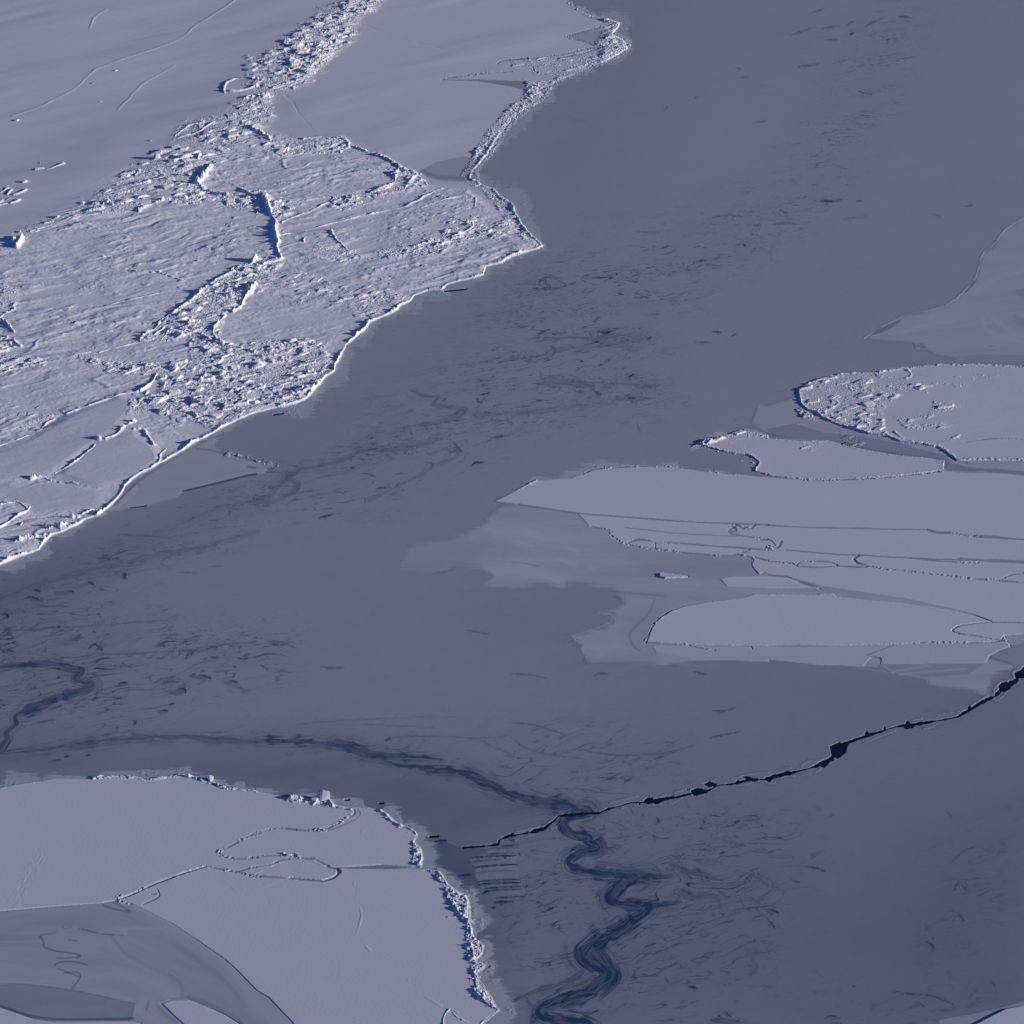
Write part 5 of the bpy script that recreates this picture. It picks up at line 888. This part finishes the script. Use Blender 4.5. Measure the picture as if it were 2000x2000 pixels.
# ------------------------------------------------------------------ materials
def material(name, rough, spec, bump=0.0, tint=0.0, scale=1.2):
    m = bpy.data.materials.new(name)
    m.use_nodes = True
    t = m.node_tree
    b = t.nodes['Principled BSDF']
    at = t.nodes.new('ShaderNodeAttribute')
    at.attribute_name = "albedo"
    tc = t.nodes.new('ShaderNodeTexCoord')
    nz = t.nodes.new('ShaderNodeTexNoise')
    nz.inputs['Scale'].default_value = scale
    nz.inputs['Detail'].default_value = 4
    t.links.new(tc.outputs['Object'], nz.inputs['Vector'])
    mr = t.nodes.new('ShaderNodeMapRange')
    mr.inputs['To Min'].default_value = 1 - tint
    mr.inputs['To Max'].default_value = 1 + tint
    t.links.new(nz.outputs[0], mr.inputs[0])
    mx = t.nodes.new('ShaderNodeVectorMath')
    mx.operation = 'SCALE'
    t.links.new(at.outputs['Color'], mx.inputs[0])
    t.links.new(mr.outputs[0], mx.inputs['Scale'])
    t.links.new(mx.outputs[0], b.inputs['Base Color'])
    b.inputs['Roughness'].default_value = rough
    b.inputs['Specular IOR Level'].default_value = spec
    if bump:
        bp = t.nodes.new('ShaderNodeBump')
        bp.inputs['Strength'].default_value = 1.0
        bp.inputs['Distance'].default_value = bump
        t.links.new(nz.outputs[0], bp.inputs['Height'])
        t.links.new(bp.outputs[0], b.inputs['Normal'])
    return m
MATS = {"snow": material("snow", .8, .1, .02, .01), "rubble": material("broken_ice", .7, .15, .0, .03), "grey": material("grey_ice", .6, .2, .01, .02), "nilas": material("young_ice", .55, .25, .0, .02)}
mw = bpy.data.materials.new("sea_water")
mw.use_nodes = True
bw = mw.node_tree.nodes['Principled BSDF']
bw.inputs['Base Color'].default_value = (.006, .012, .026, 1)
bw.inputs['Roughness'].default_value = .12
nz = mw.node_tree.nodes.new('ShaderNodeTexNoise')
nz.inputs['Scale'].default_value = .6
bp = mw.node_tree.nodes.new('ShaderNodeBump')
bp.inputs['Distance'].default_value = .03
tcw = mw.node_tree.nodes.new('ShaderNodeTexCoord')
mw.node_tree.links.new(tcw.outputs['Object'], nz.inputs['Vector'])
mw.node_tree.links.new(nz.outputs[0], bp.inputs['Height'])
mw.node_tree.links.new(bp.outputs[0], bw.inputs['Normal'])

# ------------------------------------------------------------------ cut the surface into its objects
HSURF = Z
fid = np.maximum(np.maximum(PID[:-1, :-1], PID[:-1, 1:]), np.maximum(PID[1:, :-1], PID[1:, 1:]))
vidx = np.arange(NX * NY, dtype=np.int64).reshape(NY, NX)
XYZ = np.stack([GX, GY, Z], -1).reshape(-1, 3)
CC = np.clip(COL.reshape(-1, 3), 0, 1)

def cut(mask, name, mat, parent=None, smooth=True):
    jj, ii = np.nonzero(mask)
    if len(jj) == 0:
        return None
    a = vidx[jj, ii]
    quad = np.stack([a + NX, a + NX + 1, a + 1, a], 1)
    used, inv = np.unique(quad, return_inverse=True)
    co = XYZ[used].copy()
    off = np.array(parent.location, np.float32) if parent is not None else np.zeros(3, np.float32)
    co -= off
    me = bpy.data.meshes.new(name)
    me.vertices.add(len(used))
    me.vertices.foreach_set("co", co.astype(np.float32).ravel())
    nf = len(quad)
    me.loops.add(nf * 4)
    me.loops.foreach_set("vertex_index", inv.reshape(-1).astype(np.int32))
    me.polygons.add(nf)
    me.polygons.foreach_set("loop_start", np.arange(0, nf * 4, 4, dtype=np.int32))
    me.polygons.foreach_set("use_smooth", np.full(nf, smooth, bool))
    at = me.attributes.new("albedo", 'FLOAT_COLOR', 'POINT')
    c4 = np.ones((len(used), 4), np.float32)
    c4[:, :3] = CC[used]
    at.data.foreach_set("color", c4.ravel())
    me.update(calc_edges=True)
    me.materials.append(MATS[mat])
    o = bpy.data.objects.new(name, me)
    C.objects.link(o)
    if parent is not None:
        o.parent = parent
    return o

order = np.argsort(fid.ravel(), kind='stable')
sf = fid.ravel()[order]
bounds = np.searchsorted(sf, np.arange(len(PARTS) + 1))
flat = fid.ravel()
FW = fid.shape[1]
for pid, (name, th, mat) in list(enumerate(PARTS)):
    if pid == 0 or name in ("snow_surface", "ice_surface") or name.startswith("rubble"):
        continue
    left = set(order[bounds[pid]:bounds[pid + 1]].tolist())
    comps = []
    while left:                                             # pieces that do not touch become parts of their own
        st = [left.pop()]
        got = []
        while st:
            q = st.pop()
            got.append(q)
            for r in (q - 1, q + 1, q - FW, q + FW):
                if r in left:
                    left.remove(r)
                    st.append(r)
        comps.append(got)
    comps.sort(key=len, reverse=True)
    base = next(k for k, p in enumerate(PARTS) if p[1] is th)
    for n, got in enumerate(comps):
        if len(got) < 60:
            flat[got] = base
        elif n:
            PARTS.append((name, th, mat))
            flat[got] = len(PARTS) - 1
fid = flat.reshape(fid.shape)
order = np.argsort(fid.ravel(), kind='stable')
sf = fid.ravel()[order]
bounds = np.searchsorted(sf, np.arange(len(PARTS) + 1))
for pid, (name, th, mat) in enumerate(PARTS):
    fl = order[bounds[pid]:bounds[pid + 1]]
    if not len(fl):
        continue
    mk = np.zeros(fid.size, bool)
    mk[fl] = True
    o = cut(mk.reshape(fid.shape), name, mat, th, smooth=mat in ("snow", "nilas", "grey"))
    if pid == 0:
        o['kind'] = 'structure'
    if name.startswith('rubble'):
        o['kind'] = 'stuff'

# the sea below, out to the horizon
me = bpy.data.meshes.new("water")
s = 40000
me.from_pydata([(-s, -s, -.13), (s, -s, -.13), (s, s, -.13), (-s, s, -.13)], [], [(0, 1, 2, 3)])
me.materials.append(mw)
o = bpy.data.objects.new("water", me)
C.objects.link(o)
o['kind'] = 'structure'

# ------------------------------------------------------------------ loose ice blocks
mb = bpy.data.materials.new("block_ice")
mb.use_nodes = True
t = mb.node_tree
nz = t.nodes.new('ShaderNodeTexNoise')
nz.inputs['Scale'].default_value = 1.5
rp = t.nodes.new('ShaderNodeValToRGB')
rp.color_ramp.elements[0].color = (.62, .70, .78, 1)
rp.color_ramp.elements[1].color = (.84, .85, .86, 1)
tco = t.nodes.new('ShaderNodeTexCoord')
t.links.new(tco.outputs['Object'], nz.inputs['Vector'])
t.links.new(nz.outputs[0], rp.inputs[0])
t.links.new(rp.outputs[0], t.nodes['Principled BSDF'].inputs['Base Color'])
t.nodes['Principled BSDF'].inputs['Roughness'].default_value = .6
import bmesh
rng = random.Random(7)
PROTO = []
for k in range(9):
    bm = bmesh.new()
    n = rng.randint(5, 7)
    a0 = rng.random() * 6.28
    th = rng.uniform(.35, .8)
    for z, sc in ((0, 1.0), (th, rng.uniform(.75, .95))):
        for q in range(n):
            a = a0 + q * 6.283 / n + rng.uniform(-.25, .25)
            r = sc * rng.uniform(.42, .58)
            bm.verts.new((r * math.cos(a) * 1.25, r * math.sin(a), z + rng.uniform(-.1, .1)))
    for q in range(3):
        bm.verts.new((rng.uniform(-.4, .4), rng.uniform(-.3, .3), th * rng.uniform(.95, 1.25)))
    bmesh.ops.convex_hull(bm, input=bm.verts)
    for v in [v for v in bm.verts if not v.link_faces]:
        bm.verts.remove(v)
    bmesh.ops.bevel(bm, geom=bm.edges[:], offset=.035, segments=1, affect='EDGES')
    me = bpy.data.meshes.new("ice_block")
    bm.to_mesh(me)
    bm.free()
    me.materials.append(mb)
    PROTO.append(me)

def hz(px, py):
    return float(Z[np.searchsorted(PY, py), np.searchsorted(PX, px)])
def block(px, py, size, label, group, tall=1.0, yaw=None, tilt=None, k=None):
    me = PROTO[rng.randrange(9) if k is None else k]
    o = bpy.data.objects.new("ice_block", me)
    C.objects.link(o)
    x, y = ground(px, py)
    o.location = (float(x), float(y), hz(px, py) - .12 * size)
    o.scale = (size, size * rng.uniform(.7, 1.1), size * tall)
    tl = .35 if tilt is None else tilt
    o.rotation_euler = (rng.uniform(-tl, tl), rng.uniform(-tl, tl), rng.uniform(0, 6.28) if yaw is None else yaw)
    o['label'] = label
    o['category'] = "ice block"
    if group:
        o['group'] = group
    return o

# blocks one can single out
for zx, zy, o_, sz, tl, lab in [
    (128, 915, r0, 2.0, .9, "white block with a blue shadow at the left edge of the smooth snow plain"),
    (872, 545, r0, 1.5, .8, "largest of the lone blocks on the smooth snow plain, beneath the pale drift line"),
    (697, 640, r0, 1.2, .7, "small low block left of the largest lone block on the snow plain"),
    (758, 770, r0, 1.0, .7, "small block standing alone below the pair of lone blocks on the plain"),
    (1132, 1070, r0, 1.5, .8, "white block lying just outside the rubble belt on the plain"),
    (1185, 1205, r0, 2.6, 1.0, "pale block with a long blue shadow at the outer rim of the rubble belt"),
    (190, 1388, r0, 2.4, 1.1, "tall block with a dark blue shadow among tilted slabs at the left edge"),
    (1050, 1310, r0, 1.6, 1.0, "upright slab with a dark shadow beside the fine rubble of the belt"),
    (810, 1545, r0, 2.2, 1.1, "chunky block with the broadest blue shadow at the lower end of the belt"),
    (505, 245, A55, 3.0, 1.2, "tallest bluish ice hummock block on the far edge of the near-left floe"),
    (450, 250, A55, 2.2, .9, "angular block beside the tallest hummock on the near-left floe"),
    (1585, 90, A5, 1.8, .9, "pale blue block alone on the far rim of the near-left floe")]:
    block(o_[0] + zx / 3.864, o_[1] + zy / 3.864, sz, lab, None, tl)

def scatter(pts, n, lo, hi, label, group, seed, tall=(.45, .8)):
    r = random.Random(seed)
    W, m = inside(pts, 0)
    jj, ii = np.nonzero(m)
    wgt = PX[W[1]][ii]
    cand = [(PX[W[1]][ii[q]], PY[W[0]][jj[q]]) for q in r.sample(range(len(ii)), min(n * 3, len(ii)))]
    k = 0
    for px, py in cand:
        if k >= n or not (2 < px < 1998 and 2 < py < 1998):
            continue
        block(px, py, .8 * (lo + (hi - lo) * r.random() ** 2.2), label, group, r.uniform(*tall))
        k += 1

scatter(belt, 90, .8, 2.4, "jagged white block in the long rubble belt below the snow plain", "blocks in the upper rubble belt", 1)
scatter(rub2, 90, .8, 2.2, "jagged white block in the rubble zone by the front edge of the ridged floe", "blocks in the lower rubble zone", 2)
scatter(P("920,320 1000,350 1090,430 1210,500 1195,560 1250,620 1240,740 1180,740 1190,600 1170,520 1060,450 960,400", *A55), 14, .5, 1.0, "bluish block piled on the right rim of the upper near-left floe", "blocks on the rim of the upper near-left floe", 3)
scatter(P("1320,780 1380,790 1500,920 1600,980 1620,1190 1710,1350 1660,1450 1700,1500 1690,1640 1830,1830 1740,1790 1640,1640 1600,1450 1600,1300 1560,1180 1480,1060 1420,930", *A55), 40, .5, 1.1, "bluish block in the ridge down the right side of the bottom floe", "blocks in the ridge of the bottom floe", 4)
scatter(P("235,1410 420,1320 1030,1240 1070,1300 800,1300 500,1380 330,1500", 1500, 400), 20, .5, 1.0, "small white block on the rubbly end of the rounded floe at right", "blocks on the rounded floe", 5)
scatter(P("1420,1035 1620,1085 1860,1150 1840,1230 1700,1150 1500,1090", 1000, 600), 14, .4, .8, "small block along the front of the wedge-shaped floe at right", "blocks on the wedge-shaped floe", 6)
